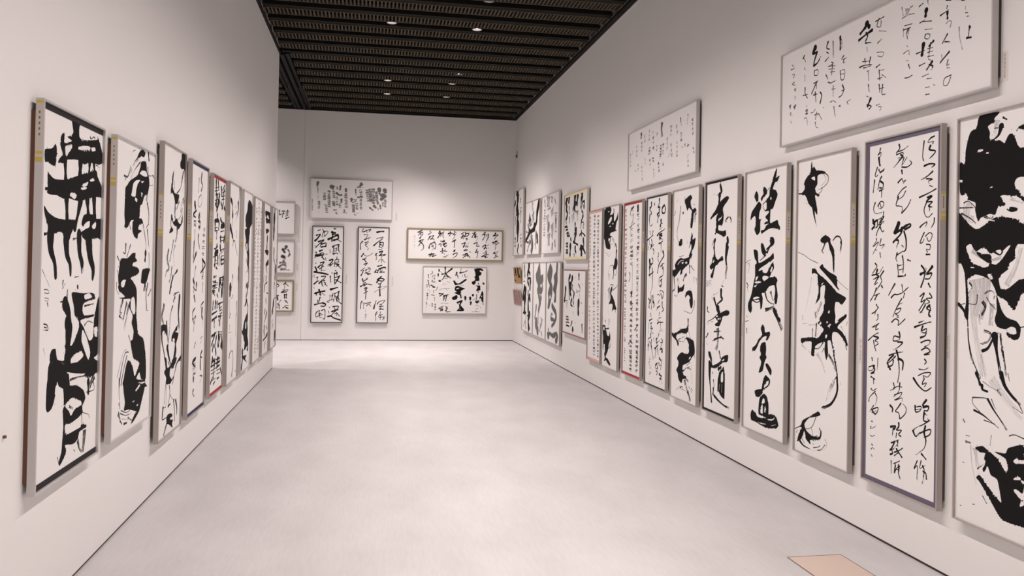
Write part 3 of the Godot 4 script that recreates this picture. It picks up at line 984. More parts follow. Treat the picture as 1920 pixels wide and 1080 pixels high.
	stroke([309,1660,9,309,1683,9])
	stroke([249,1743,8,271,1729,12,257,1712,13])
	stroke([284,1723,7,327,1702,7,349,1686,7])
	stroke([301,1702,11,345,1735,10])
	stroke([319,1715,7,284,1741,7])
	stroke([258,1776,8,260,1845,8],0,0.3)
	stroke([281,1785,6,329,1759,6])
	stroke([294,1790,8,286,1832,9,303,1805,6,329,1787,8,321,1817,8])
	stroke([320,1783,9,321,1829,10,335,1854,10])
	stroke([299,1812,5,321,1806,5])
	stroke([128,55,8,119,77,8,105,91,7])
	stroke([109,88,7,133,79,6,129,103,9])
	stroke([115,107,15,120,138,15,125,150,14])
	stroke([102,160,8,83,200,8,93,210,5,107,203,6])
	stroke([116,173,8,126,187,6,163,176,7])
	stroke([126,193,6,159,184,6])
	stroke([79,230,9,66,301,9])
	stroke([141,215,9,122,240,9,109,287,9])
	stroke([132,241,9,156,256,12,152,279,11,123,276,8])
	stroke([124,294,9,166,286,9])
	stroke([143,290,8,143,332,8])
	stroke([87,358,8,73,393,8,93,419,5,150,416,5])
	stroke([111,378,7,135,355,6,163,363,7,154,387,7,121,396,5,116,378,8])
	stroke([130,367,7,140,386,7])
	stroke([164,414,7,155,440,6,99,461,5])
	stroke([70,454,12,85,485,14,61,508,12])
	stroke([70,472,10,108,456,9,109,492,13])
	stroke([146,452,7,128,475,6,170,465,5])
	stroke([70,460,13,85,485,15,61,505,12])
	stroke([75,478,9,104,461,8,109,492,11,81,503,8])
	stroke([165,441,8,146,464,8,119,486,6,170,471,6])
	stroke([142,481,8,110,522,9,101,543,9])
	stroke([133,493,8,152,524,7,171,518,6])
	stroke([101,561,7,102,576,6,68,605,6])
	stroke([78,605,5,121,582,6,93,624,6,69,651,6])
	stroke([93,624,5,112,630,5])
	stroke([144,565,7,135,601,6,173,596,6,150,619,6])
	stroke([136,643,7,142,667,7])
	stroke([95,702,8,110,720,9,72,757,8])
	stroke([67,769,7,130,756,8,162,720,10])
	stroke([115,738,12,106,763,12,125,774,10,78,793,9])
	stroke([130,774,8,97,811,8,93,823,6,116,810,7])
	stroke([171,744,8,144,774,9,154,804,8,108,853,8])
	stroke([155,827,11,162,836,11])
	stroke([108,841,9,89,877,8,56,915,8])
	stroke([94,883,5,137,870,5])
	stroke([118,876,8,95,907,9,109,901,6])
	stroke([110,934,8,124,948,8])
	stroke([72,987,6,106,970,7,129,948,7])
	stroke([106,967,7,97,992,7])
	stroke([125,990,8,126,1011,7,107,1027,6])
	stroke([74,1063,4,108,1057,5,136,1037,5])
	stroke([84,1059,5,127,1041,5])
	stroke([113,1054,8,108,1075,7,132,1067,5])
	stroke([42,1141,7,95,1106,6,132,1091,6])
	stroke([90,1113,7,133,1118,11,105,1135,11,129,1145,8])
	stroke([91,1140,9,101,1166,6,134,1151,6])
	stroke([101,1172,8,111,1192,8])
	stroke([78,1238,9,82,1252,9])
	stroke([131,1234,6,128,1300,6])
	stroke([50,1292,5,103,1277,6,80,1307,6,46,1311,6,50,1292,8])
	stroke([89,1281,11,104,1304,10,71,1326,11,100,1319,7])
	stroke([71,1344,8,105,1354,8])
	stroke([95,1353,8,96,1383,8])
	stroke([73,1411,7,92,1420,6,125,1402,6])
	stroke([111,1422,6,64,1460,6,55,1486,8])
	stroke([112,1434,7,127,1456,7,113,1500,6])
	stroke([99,1503,6,61,1546,6])
	stroke([85,1529,10,110,1549,8,133,1532,9,137,1508,9,99,1521,7])
	stroke([95,1521,6,85,1547,5,123,1528,4])
	stroke([85,1592,4,91,1594,4])
	stroke([82,1596,4,89,1598,4])
	stroke([78,1624,5,73,1637,4,107,1624,4,121,1612,4])
	stroke([74,1676,5,89,1679,4,112,1668,4])
	stroke([88,1724,7,95,1727,7])
	stroke([81,1753,4,95,1741,4,109,1746,5])
	stroke([86,1785,10,91,1790,10],0,0.6)

func ink_rc() -> void:
	fill([169,25,178,70,196,63,223,89,279,99,320,109,325,124,270,120,238,128,236,179,211,206,227,236,263,250,253,261,212,251,229,310,240,345,238,379,210,354,227,430,238,448,222,430,195,376,178,329,140,303,106,254,84,238,7,225,-5,218,51,220,88,194,82,152,113,120,150,101,160,56])
	wipe([162,134,203,127,207,154])
	stroke([320,118,5,355,141,6,356,175,7,322,199,6,282,211,9])
	stroke([305,122,2,331,161,2,282,195,2])
	stroke([283,212,3,242,220,3],0.5)
	stroke([292,208,6,283,229,5,243,248,5])
	stroke([6,198,10,1,221,10])
	stroke([107,292,3,118,296,3],0,0.4)
	fill([335,511,390,532,395,565,435,613,392,612,366,556,332,564,292,557,281,540,301,524])
	stroke([332,564,10,318,592,9,293,608,8],0.4)
	stroke([419,547,5,456,523,10,494,530,12,509,563,16,496,611,3])
	stroke([18,615,3,85,631,3,161,661,3,255,687,7],0.3)
	stroke([332,564,10,303,608,11,319,625,9],0.3)
	stroke([499,557,6,509,590,6,497,633,6])
	fill([376,548,430,599,439,654,438,742,424,720,417,654,397,610])
	fill([311,692,321,709,386,742,463,769,474,828,498,852,465,839,406,797,337,754,276,715])
	stroke([463,785,2,529,821,2,584,846,2],0.5)
	fill([189,724,235,727,257,749,338,787,397,819,475,866,563,895,532,934,514,937,485,923,457,927,449,971,451,1036,285,1047,328,989,341,921,299,827,324,810,290,845,286,907,236,948,251,919,270,862,258,800,252,761,215,750,190,756])
	wipe([304,833,339,826,340,865,327,922,302,934,291,890])
	wipe([377,980,392,974,397,996,378,997])
	stroke([185,779,7,166,865,7,117,1001,6],0.5,0.75)
	stroke([302,934,20,263,992,21,234,1040,21],0.6,0.5)
	fill([570,993,566,1017,507,1035,479,1037])
	fill([337,944,443,938,436,999,455,1019,456,1052,470,1056,525,1017,570,992,561,1018,489,1066,485,1082,536,1105,583,1154,583,1186,537,1142,481,1110,434,1114,425,1153,456,1253,477,1305,458,1297,426,1196,406,1165,378,1174,385,1250,366,1291,345,1233,348,1182,289,1194,239,1221,230,1279,194,1277,197,1197,144,1196,79,1214,68,1186,143,1170,227,1163,263,1165,312,1130,331,1100,265,1069,285,1053,309,1023,328,983])
	wipe([378,989,397,985,392,999,378,997])
	wipe([375,1080,399,1064,413,1066,395,1084])
	wipe([360,1053,374,1050,379,1058,365,1061])
	wipe([280,1068,300,1060,301,1074,286,1078])
	wipe([352,1137,372,1133,367,1153,353,1157])
	stroke([570,1177,8,579,1207,8])
	stroke([517,1069,3,536,1089,3])
	stroke([580,1038,3,576,1059,3])
	stroke([250,1073,11,242,1153,11])
	stroke([205,1110,7,206,1162,7])
	stroke([162,1088,2,245,1081,2])
	stroke([87,1085,2,140,1078,2],0,0.4)
	stroke([80,1223,13,124,1245,13,199,1271,12],0.6,0.75)
	stroke([229,1234,9,280,1228,9,329,1184,11],0.4)
	stroke([260,1264,21,312,1303,23,363,1369,23],0.6,0.75)
	stroke([340,1222,10,316,1252,10],0.5)
	stroke([389,1255,21,439,1299,22,468,1350,23],0.55)
	stroke([457,1286,10,482,1353,10,489,1422,20,486,1477,10,459,1525,9])
	stroke([451,1406,24,415,1477,25,397,1535,26],0.7,0.5)
	stroke([478,1381,8,460,1399,8])
	stroke([521,1407,3,526,1422,3],0,0.5)
	stroke([85,1032,3,86,1061,3],0.4)
	stroke([233,1000,20,244,1033,12,283,980,17],0.7,0.4)
	stroke([483,1391,12,490,1449,18,472,1501,23,417,1559,22,325,1597,22])
	stroke([433,1431,23,396,1486,25,378,1549,27],0.7,0.5)
	fill([286,1627,311,1645,256,1666,179,1689,127,1737,149,1773,213,1794,249,1792,305,1780,314,1745,324,1740,325,1770,300,1803,204,1825,183,1846,151,1830,128,1783,108,1816,87,1844,43,1868,53,1828,90,1765,30,1783,2,1800,2,1792,79,1755,105,1718,210,1664])
	stroke([261,1665,5,222,1730,5,181,1755,4,144,1763,4])
	stroke([76,1858,16,120,1878,14,205,1884,2])
	stroke([151,1819,17,194,1844,17])
	stroke([97,1836,6,141,1867,6],0,0.4)
	stroke([212,1749,4,224,1792,4])
	stroke([303,1730,8,319,1749,8])
	stroke([225,1843,2,246,1844,2])
	stroke([236,1866,5,287,1851,5,311,1837,5])
	stroke([287,1871,5,327,1856,5,365,1820,6])
	stroke([365,1784,13,385,1812,12,347,1854,7,216,1890,7],0.5,0.82)
	stroke([264,1783,4,285,1784,4])
	stroke([30,1809,7,41,1795,7],0,0.5)

func ink_rd() -> void:
	fill([451,24,461,28,452,70,446,87,496,78,472,113,435,121,405,163,449,176,472,207,451,246,409,302,378,310,373,360,378,405,474,388,494,417,517,443,510,460,470,451,420,442,356,446,278,468,252,477,238,453,291,446,316,421,355,407,290,410,296,398,341,384,308,366,308,350,346,333,352,316,293,314,319,296,318,267,311,241,355,206,360,168,390,114,420,60])
	wipe([369,233,375,217,390,225,385,237])
	stroke([360,149,6,309,176,6])
	stroke([324,235,6,265,263,7,273,290,7,293,310,6])
	fill([163,156,189,185,190,231,163,236,131,200,140,174])
	fill([274,134,314,154,322,184,290,207,270,212,244,239,230,221,237,206,269,186,262,159])
	fill([197,238,238,258,233,293,213,318,208,364,249,366,229,384,227,456,185,484,164,473,139,439,157,407,150,344,118,345,76,366,76,343,95,304,143,274])
	fill([377,507,422,508,442,537,424,565,386,574,335,598,322,589,379,558,372,532])
	fill([254,543,281,555,309,595,329,611,297,640,257,613,241,561])
	stroke([317,633,9,271,656,9,232,672,9])
	stroke([336,614,16,379,571,16])
	fill([133,592,189,599,203,632,219,691,375,647,425,619,433,660,351,691,234,730,214,750,274,740,275,756,334,762,378,717,421,685,441,723,405,761,380,793,456,787,491,810,476,841,497,916,486,972,462,979,448,949,459,892,445,848,363,863,319,903,266,911,281,943,276,1008,250,1029,242,977,214,959,118,977,120,1036,100,1064,64,1046,55,1000,103,931,135,850,160,783,158,704,185,691,149,651])
	wipe([168,796,208,786,202,802,175,823])
	wipe([148,833,210,822,257,831,183,842])
	wipe([276,788,315,781,367,793,303,820,276,808])
	wipe([142,863,197,848,170,869])
	wipe([385,748,410,717,422,720,404,755])
	wipe([138,949,200,937,234,945,146,962])
	stroke([319,910,15,347,953,13,399,976,9,449,980,8])
	stroke([396,894,20,410,919,20,436,956,19],0.4)
	stroke([118,963,10,188,980,9,255,964,9])
	stroke([323,1028,26,387,1015,26,450,999,26],0.3)
	stroke([451,1024,37,489,1065,35,527,1088,31])
	stroke([9,691,4,51,671,4,87,668,3])
	stroke([38,698,3,80,684,3])
	stroke([66,698,4,54,765,4])
	stroke([28,839,8,50,859,11,37,876,9])
	stroke([44,879,5,52,906,5],0,0.4)
	stroke([37,1088,4,52,1100,4])
	stroke([463,1029,43,502,1077,46,565,1149,41],0.35)
	stroke([17,1133,5,67,1123,5])
	stroke([40,1188,13,41,1215,13],0,0.4)
	fill([287,1136,314,1154,326,1191,386,1180,399,1201,369,1238,337,1248,349,1221,342,1215,290,1230,238,1270,212,1305,179,1338,138,1343,137,1320,184,1298,224,1252,283,1211,261,1171])
	fill([272,1276,330,1261,345,1304,340,1350,353,1367,322,1409,298,1470,238,1491,276,1415,248,1379,268,1358,253,1320])
	fill([342,1413,374,1412,426,1447,425,1478,409,1487,376,1460,342,1432])
	fill([345,1496,403,1519,404,1551,373,1577,309,1610,264,1662,204,1672,189,1632,276,1618,301,1553,319,1518])
	wipe([372,1533,391,1534,373,1562,322,1592,327,1568])
	fill([189,1629,289,1606,303,1630,271,1651,204,1672])
	fill([323,1633,362,1646,390,1692,392,1767,367,1797,308,1796,248,1794,246,1730,264,1668])
	wipe([304,1675,324,1665,338,1694,292,1709])
	wipe([286,1723,306,1719,308,1777,275,1776])
	wipe([339,1720,352,1730,347,1763,331,1760])
	fill([152,1779,194,1791,309,1805,361,1798,386,1772,442,1758,499,1766,535,1818,501,1846,414,1864,311,1869,203,1858,134,1855,125,1810])
	wipe([208,1792,309,1799,315,1810,236,1816])
	wipe([374,1805,450,1791,480,1769,468,1790,425,1808])
	wipe([230,1853,310,1847,362,1844,310,1856])
	stroke([464,1835,4,513,1819,4])
	wipe_stroke([432,1841,2,500,1820,2])

func ink_re() -> void:
	stroke([288,31,8,288,46,8])
	stroke([282,54,24,304,102,38,277,124,15,221,128,10])
	stroke([163,119,3,175,118,3])
	stroke([271,135,42,266,190,42])
	fill([375,159,429,156,443,177,377,217,337,250,353,305,348,347,329,382,287,383,244,372,208,339,227,297,255,281,170,303,105,327,105,308,197,252,252,201,321,176])
	wipe([258,348,257,330,299,320,306,326])
	wipe([285,337,319,309,325,297,319,321])
	stroke([237,371,48,232,414,48])
	stroke([246,427,16,197,449,17])
	fill([210,401,260,421,344,434,392,427,404,463,360,479,290,459,204,437])
	stroke([435,325,13,396,343,15,396,355,20])
	stroke([468,327,13,489,348,15,487,369,17])
	stroke([192,495,13,164,516,14,136,546,4])
	stroke([199,498,24,180,553,25,197,634,24])
	stroke([428,491,27,436,518,39,423,553,28,444,565,28,426,612,27,413,636,26])
	stroke([180,562,24,190,624,24])
	fill([183,624,219,643,256,667,338,635,360,668,298,680,271,692,257,704,215,716,188,759,161,821,117,803,145,772,172,735,129,747,99,723,142,691,154,648])
	wipe([156,685,184,661,192,670,171,691])
	stroke([423,543,36,412,603,37,407,662,37,423,728,37,411,769,36,400,817,36])
	stroke([373,829,3,347,866,3],0,0.4)
	stroke([361,881,8,326,876,8])
	stroke([43,839,4,74,848,3,132,834,4])
	stroke([52,861,12,53,886,12])
	stroke([96,857,8,90,885,8])
	stroke([119,853,4,134,878,4])
	stroke([181,956,19,238,945,20,280,928,22],0.7,0.4)
	stroke([153,976,10,176,1006,10],0.5,0.7)
	stroke([328,915,32,330,963,31,351,986,26,283,1019,18,241,1040,18])
	stroke([197,987,24,227,1028,24,257,1069,38,286,1086,18])
	stroke([68,1067,16,69,1098,13,106,1106,7])
	stroke([271,1064,55,293,1099,55])
	fill([217,1134,272,1109,328,1097,409,1074,462,1070,489,1084,464,1109,370,1124,344,1162,304,1207,234,1209,219,1198,275,1173,239,1151])
	wipe([238,1129,273,1121,273,1133,245,1138])
	wipe([274,1148,302,1140,302,1152,274,1160])
	wipe([316,1139,329,1136,323,1154,316,1155])
	stroke([224,1136,8,145,1166,7,72,1184,7])
	stroke([88,1205,6,80,1186,6])
	stroke([146,1185,3,182,1176,3])
	stroke([207,1260,9,278,1251,9,326,1241,18])
	stroke([207,1257,4,221,1250,4])
	stroke([210,1327,17,280,1306,16,349,1293,15])
	stroke([335,1291,14,384,1302,14])
	stroke([174,1340,4,210,1330,4])
	stroke([270,1228,50,278,1263,50,275,1349,48,248,1406,45],0.55)
	stroke([84,1286,15,69,1306,13,40,1324,11])
	stroke([64,1363,4,80,1380,4],0,0.5)
	fill([104,1434,141,1436,172,1482,189,1541,329,1493,355,1460,422,1432,476,1426,471,1470,438,1486,384,1493,303,1539,219,1562,161,1566,150,1657,121,1661,123,1525,159,1514,106,1465])
	wipe([363,1480,403,1461,404,1473,370,1486])
	stroke([312,1414,17,335,1463,17])
	stroke([130,1529,37,135,1640,37,153,1736,28,179,1842,25])
	stroke([184,1596,10,199,1612,10],0.5)
	stroke([208,1654,15,225,1713,15],0.4)
	stroke([211,1727,21,205,1777,21])
	stroke([227,1785,20,313,1813,19,410,1833,17,504,1840,22])
	stroke([303,1556,27,344,1538,27])
	fill([392,1529,406,1536,422,1611,421,1771,395,1782,339,1761,310,1736,289,1739,293,1654,318,1584])
	wipe([353,1591,387,1569,390,1646,356,1657,348,1634])
	stroke([364,1703,18,338,1731,18],0.8)
	wipe_stroke([370,1667,3,366,1739,3])
	wipe_stroke([329,1673,3,317,1729,3])

func ink_rf() -> void:
	fill([404,74,438,103,406,130,416,171,451,207,508,197,541,226,485,242,471,307,449,371,411,363,428,251,435,219,366,187,334,212,297,162,269,113,345,85])
	stroke([517,237,47,496,321,48],0.7)
	stroke([175,160,10,145,289,10,103,370,10,107,446,9,154,495,7])
	fill([188,462,227,470,225,511,191,529,146,523,145,495])
	stroke([234,226,20,239,223,20])
	stroke([482,163,7,490,167,7])
	stroke([50,200,9,33,227,6,-32,244,5],0,0.4)
	stroke([100,93,5,65,118,5],0,0.6)
	stroke([277,86,7,269,113,7],0,0.4)
	stroke([6,463,4,25,460,4],0,0.4)
	stroke([345,487,5,338,507,5],0,0.4)
	fill([443,414,469,445,462,471,527,466,520,505,498,544,450,582,427,622,385,621,433,569,456,530,405,509,421,476])
	stroke([414,516,11,382,548,11])
	stroke([464,519,41,449,565,39,418,611,37])
	fill([467,605,435,631,403,657,396,690,321,717,245,751,237,779,185,793,200,745,95,801,41,819,-17,781,1,753,74,739,54,704,107,663,196,636,266,646,385,631,418,604])
	wipe([302,677,336,670,354,684,311,690])
	wipe([215,680,259,673,259,690,224,690])
	wipe_stroke([127,697,11,197,663,9,267,660,7])
	stroke([159,625,4,265,616,4])
	stroke([451,605,20,436,651,20],0.5)
	stroke([41,823,15,52,871,15,64,919,14,28,941,9])
	stroke([133,828,41,162,882,41],0.6,0.4)
	stroke([405,710,18,408,770,18])
	stroke([341,784,25,291,812,32,266,853,39],0.4)
	stroke([439,710,9,489,743,7,522,749,6])
	fill([135,883,163,906,225,908,293,872,286,913,262,941,183,950,139,965])
	stroke([57,982,5,104,994,4,130,979,6])
	stroke([-13,866,15,-12,887,15],0,0.4)
	stroke([10,949,16,55,934,16],0.4)
	fill([331,952,398,929,456,934,482,966,494,1038,479,1078,455,1089,429,1060,410,1015,434,994,383,970,324,992])
	stroke([525,1016,9,519,1069,8,456,1128,4,356,1124,4,287,1115,4])
	stroke([414,916,2,447,915,2])
	stroke([557,814,20,567,853,20,554,924,20],0.6,0.5)
	stroke([508,808,9,502,854,9],0,0.5)
	stroke([307,979,7,333,998,7])
	stroke([392,1190,21,395,1249,21])
	fill([386,1243,405,1288,347,1320,243,1325,155,1343,120,1360,121,1380,186,1422,160,1452,122,1408,19,1369,8,1335,46,1346,136,1324,242,1288,345,1273])
	stroke([158,1398,15,245,1369,14,314,1349,14],0.6,0.4)
	stroke([176,1403,6,299,1398,6,332,1368,9],0.5)
	stroke([206,1284,9,216,1297,9])
	fill([332,1368,382,1350,466,1359,524,1373,551,1438,545,1484,497,1516,441,1562,392,1581,291,1614,284,1655,344,1647,276,1683,286,1708,363,1704,356,1725,200,1747,171,1704,134,1674,194,1612,147,1563,216,1514,277,1497,338,1504,404,1467,418,1413,366,1371])
	wipe([363,1498,420,1452,421,1478,397,1498])
	wipe([424,1534,456,1514,465,1526,432,1543])
	stroke([354,1292,14,365,1351,14],0.4)
	stroke([414,1301,8,449,1350,8],0,0.5)
	stroke([185,1606,22,179,1675,22],0.4,0.5)
	stroke([376,1603,6,458,1566,6],0.4)
	stroke([293,1667,7,360,1631,6,443,1608,6],0.3)
	stroke([452,1626,10,461,1632,10])
	stroke([492,1588,5,496,1686,5],0,0.7)
	stroke([545,1491,9,547,1529,9],0.5)
	fill([206,1691,276,1668,312,1697,364,1709,296,1732,263,1778,201,1760,172,1716])
	stroke([394,1626,6,461,1624,6])
	stroke([230,1830,11,265,1811,9,300,1819,12])
	stroke([142,1857,3,212,1819,3,282,1805,3])
	stroke([331,1741,40,367,1795,39,420,1853,38,456,1900,39],0.45)
	stroke([364,1716,22,416,1742,21],0.5)
	stroke([403,1830,36,438,1864,38,473,1910,39],0.5)
	stroke([434,1785,18,502,1827,18],0.5,0.4)
	stroke([484,1791,6,518,1805,6])
	stroke([495,1652,5,507,1748,5],0,0.7)
	stroke([265,1831,4,369,1835,4],0.4)

func ink_rg() -> void:
	stroke([353,48,25,350,85,23,315,126,21])
	stroke([315,131,12,367,127,17,354,156,29])
	stroke([295,195,17,355,177,23,339,166,21])
	stroke([296,212,10,356,210,10])
	stroke([356,204,16,320,235,18,306,272,21])
	stroke([492,117,17,435,140,25,430,182,20,496,195,16,516,151,29,485,120,21])
	stroke([430,196,9,489,194,9])
	stroke([404,261,30,405,288,30,384,314,26])
	stroke([412,291,9,442,295,9])
	stroke([406,315,7,371,351,5,437,332,4])
	stroke([305,408,17,365,383,15,453,365,13,518,352,13])
	stroke([439,391,9,366,404,21,440,412,18,382,437,19,457,450,8])
	stroke([366,410,21,368,448,21])
	stroke([355,490,14,414,481,15,458,466,16])
	stroke([415,492,13,418,561,13])
	stroke([125,68,26,119,107,22,73,137,18])
	stroke([72,114,12,143,97,12])
	stroke([213,83,17,216,97,17])
	stroke([105,150,14,131,179,18,107,184,8])
	stroke([83,188,22,70,243,22,97,305,10,175,282,11])
	stroke([92,355,13,109,389,13])
	stroke([179,359,17,157,397,17])
	stroke([7,450,14,119,418,14,189,398,13])
	stroke([72,449,14,82,494,14],0,0.4)
	stroke([144,446,17,162,485,17,123,495,8])
	stroke([59,516,13,44,544,13],0,0.4)
	stroke([202,497,10,140,523,12,125,545,16])
	stroke([415,509,7,416,578,7])
	stroke([344,583,13,353,610,13,331,623,14,348,664,13])
	stroke([470,569,24,494,611,24,423,659,17,350,707,18])
	stroke([379,685,18,344,739,19,331,777,20])
	stroke([410,717,11,468,691,9,512,685,8])
	stroke([454,696,20,463,739,14,484,723,14])
	stroke([485,738,13,481,797,12,452,808,6])
	stroke([459,813,7,386,830,12,381,884,17,390,916,17])
	stroke([453,840,14,402,862,14])
	stroke([432,851,16,448,893,16,405,910,17,450,920,7])
	stroke([407,958,10,466,951,10])
	stroke([473,956,8,511,976,12,498,1008,11,470,1031,9])
	stroke([334,999,7,379,991,7,394,1007,7,438,979,7,438,995,17])
	stroke([396,1044,6,353,1079,6])
	stroke([139,502,24,125,535,24])
	stroke([188,537,12,221,565,18,191,597,14])
	stroke([169,630,15,194,663,17,134,718,13])
	stroke([99,657,39,110,724,39])
	stroke([109,696,17,195,685,17])
	stroke([94,724,18,106,802,18,123,829,16])
	stroke([82,808,15,153,790,15,223,767,16])
	stroke([174,735,18,187,834,18,183,911,18,169,961,5])
	stroke([146,973,10,158,1055,10])
	stroke([86,1047,14,103,1063,14])
	stroke([211,1014,18,221,1058,18])
	stroke([126,1056,18,136,1084,18])
	stroke([214,1074,18,246,1095,18])
	stroke([461,1006,20,470,1029,20])
	stroke([396,1046,7,353,1091,7])
	stroke([340,1129,15,414,1104,15])
	stroke([355,1118,11,326,1154,11])
	stroke([471,1064,17,481,1111,15,511,1136,16,468,1159,9])
	stroke([402,1174,13,396,1201,13])
	stroke([390,1228,8,449,1214,8])
	stroke([348,1282,14,407,1265,12,510,1260,12])
	stroke([361,1246,14,377,1261,14])
	stroke([437,1268,9,433,1353,9])
	stroke([396,1356,2,426,1349,2])
	stroke([476,1329,9,485,1349,9])
	stroke([397,1380,13,369,1418,11,325,1443,9])
	stroke([332,1437,25,334,1480,12,386,1454,12])
	stroke([284,1539,16,343,1512,16,380,1492,17])
	stroke([341,1469,9,343,1506,9])
	stroke([407,1436,5,431,1460,5])
	stroke([474,1424,13,504,1448,13,446,1464,7])
	stroke([490,1465,9,441,1518,9])
	stroke([449,1527,11,485,1518,18,487,1545,30])
	stroke([322,1546,12,302,1597,12])
	stroke([375,1546,14,385,1588,14])
	stroke([94,1048,17,103,1064,17])
	stroke([151,1062,14,105,1098,19,106,1136,22])
	stroke([180,1017,14,183,1077,14,171,1149,14])
	stroke([230,1070,15,255,1101,18,225,1130,13])
	stroke([157,1194,14,167,1227,14])
	stroke([121,1269,14,199,1247,14])
	stroke([154,1299,14,193,1286,14])
	stroke([106,1292,10,104,1403,10],0,0.35)
	stroke([179,1320,16,165,1348,12,212,1339,18,166,1381,12])
	stroke([182,1380,6,245,1391,6])
	stroke([168,1403,22,169,1430,22])
	stroke([161,1437,6,91,1465,12,109,1519,14])
	stroke([109,1519,30,113,1580,30],0.6)
	stroke([140,1483,12,172,1502,13,205,1526,13])
	stroke([194,1456,14,182,1528,14])
	stroke([255,1434,9,264,1460,9])
	stroke([93,1512,18,88,1574,18],0.4)
	stroke([190,1530,13,224,1592,13,250,1649,14])
	stroke([322,1538,13,309,1583,13,296,1627,13])
	stroke([367,1528,13,385,1585,13])
	stroke([434,1531,11,492,1515,13,494,1546,27])
	stroke([424,1618,23,454,1633,23])
	stroke([483,1627,13,478,1670,13,459,1730,12])
	stroke([411,1667,16,427,1692,8,471,1676,7])
	stroke([366,1673,10,315,1701,17,331,1731,10,383,1714,18,352,1685,17])
	stroke([332,1752,8,370,1758,16,357,1792,16])
	stroke([368,1700,9,377,1736,9])
	stroke([431,1774,22,476,1786,22])
	stroke([483,1785,13,449,1833,13,435,1856,14])
	stroke([433,1814,8,492,1816,14,509,1856,20])
	stroke([148,1639,6,156,1655,6])
	stroke([125,1667,2,188,1654,2])
	stroke([149,1672,4,119,1703,5,166,1686,3])
	stroke([135,1712,4,160,1731,5,153,1754,5])
	stroke([184,1734,6,193,1754,6])
	stroke([139,1789,2,187,1788,6,140,1811,5,179,1803,2])

func ink_rh() -> void:
	column(448,69,491,545,8,97,5,7,0.15)
	column(259,55,258,541,7,110,4,8,0.15)
	column(44,67,70,538,9,87,3,9,0.15)
	stroke([449,72,43,451,113,43])
	stroke([314,59,16,215,97,22,200,150,30])
	stroke([318,139,11,286,209,10,234,266,9])
	stroke([179,284,9,324,246,9])
	stroke([351,242,7,306,251,7])
	stroke([216,277,7,212,372,7])
	stroke([471,324,11,505,319,11])
	column(462,487,477,1115,10,88,6,10,0.15)
	column(264,483,258,709,5,110,6,11,0.15)
	column(273,982,271,1125,3,110,8,12,0.15)
	column(57,478,74,1135,11,96,5,13,0.15)
	stroke([294,709,7,300,815,7,300,975,7])
	stroke([206,781,16,227,828,17,193,877,14])
	stroke([292,999,36,275,1030,36])
	stroke([41,880,10,117,875,10])
	column(476,1086,500,1710,11,96,7,14,0.15)
	column(288,1095,286,1735,11,110,7,15,0.15)
	column(66,1166,79,1560,10,77,4,16,0.15)
	stroke([221,1564,18,265,1530,10,339,1546,13])
	stroke([413,1399,16,506,1339,16])
	column(494,1610,498,1846,5,96,8,17,0.15)
	column(289,1632,292,1856,5,100,7,18,0.15)
	column(81,1612,81,1775,6,48,2,19,0.15)

func ink_ri() -> void:
	fill([134,-3,235,7,286,40,278,69,241,108,349,103,377,81,371,46,398,51,398,188,459,179,513,136,548,93,553,173,499,210,465,290,523,306,467,310,283,323,245,351,335,372,197,385,200,427,272,470,265,517,185,515,92,496,35,404,-8,378,-64,328,-62,199,-32,164,-17,62,53,18])
	wipe([148,61,208,59,219,68,168,71])
	wipe([243,138,302,132,313,160,266,192,197,212,167,217,166,193])
	wipe([326,216,365,209,385,222,346,226])
	wipe([219,243,268,237,285,246,240,253])
	stroke([236,368,26,279,411,32,200,433,34,261,452,12,341,460,11],0.5,0.4)
	stroke([356,390,20,398,438,21,439,497,21],0.6,0.5)
	stroke([476,463,24,516,516,29,512,602,30])
	stroke([286,364,7,395,403,8,456,457,11],0.6,0.4)
	stroke([85,550,4,168,575,3,247,546,5],0.4,0.75)
	stroke([518,540,38,504,626,38])
	fill([466,632,552,644,564,695,521,753,436,759,407,771,395,724,432,701])
	stroke([190,600,2,230,597,2])
	stroke([85,551,3,190,600,2,288,572,2],0,0.5)
	stroke([394,707,3,277,719,4,240,754,7],0.4)
	stroke([221,772,8,203,820,8],0.5,0.5)
	stroke([243,813,78,248,890,78],0.5,0.75)
	stroke([416,759,26,420,817,25,394,864,23])
	stroke([512,758,16,515,816,12,458,817,5],0.4)
	stroke([291,942,6,408,939,7,389,957,15],0.3)
	stroke([352,987,45,316,1035,56,338,1081,52])
	stroke([233,985,81,257,1043,86,241,1115,84],0.5,0.4)
	stroke([115,1030,10,124,1180,10],0.5,0.8)
	stroke([392,1004,8,524,965,9,578,935,11],0.4)
	fill([357,1063,437,1106,497,1161,402,1166,284,1160,245,1174,283,1142])
	fill([328,1075,438,1122,547,1209,539,1227,444,1229,387,1253,402,1176,333,1162,245,1175,302,1140,330,1110])
	stroke([521,1239,13,512,1254,13])
	stroke([225,1174,8,233,1315,8],0.4,0.85)
	stroke([115,1376,26,127,1405,26],0.3)
	stroke([276,1353,39,260,1431,39],0.4,0.6)
	stroke([20,1347,11,23,1389,11],0,0.6)
	fill([15,1444,119,1442,141,1470,262,1455,273,1471,142,1488,164,1510,207,1554,269,1572,304,1498,338,1571,320,1602,274,1654,257,1714,126,1728,112,1658,71,1662,54,1730,33,1720,47,1610,21,1528])
	wipe([38,1463,90,1462,86,1504,47,1511])
	stroke([312,1638,8,333,1659,8,276,1700,6],0.4)
	fill([30,1505,164,1500,207,1550,328,1563,311,1611,255,1676,239,1736,162,1804,173,1821,244,1830,316,1857,357,1887,328,1899,247,1883,165,1851,125,1871,94,1869,123,1832,99,1787,136,1723,133,1676,71,1664,39,1649,44,1565])
	stroke([41,1685,10,54,1732,7,116,1732,3])
	stroke([359,1589,10,353,1654,8,296,1701,6],0.4,0.4)

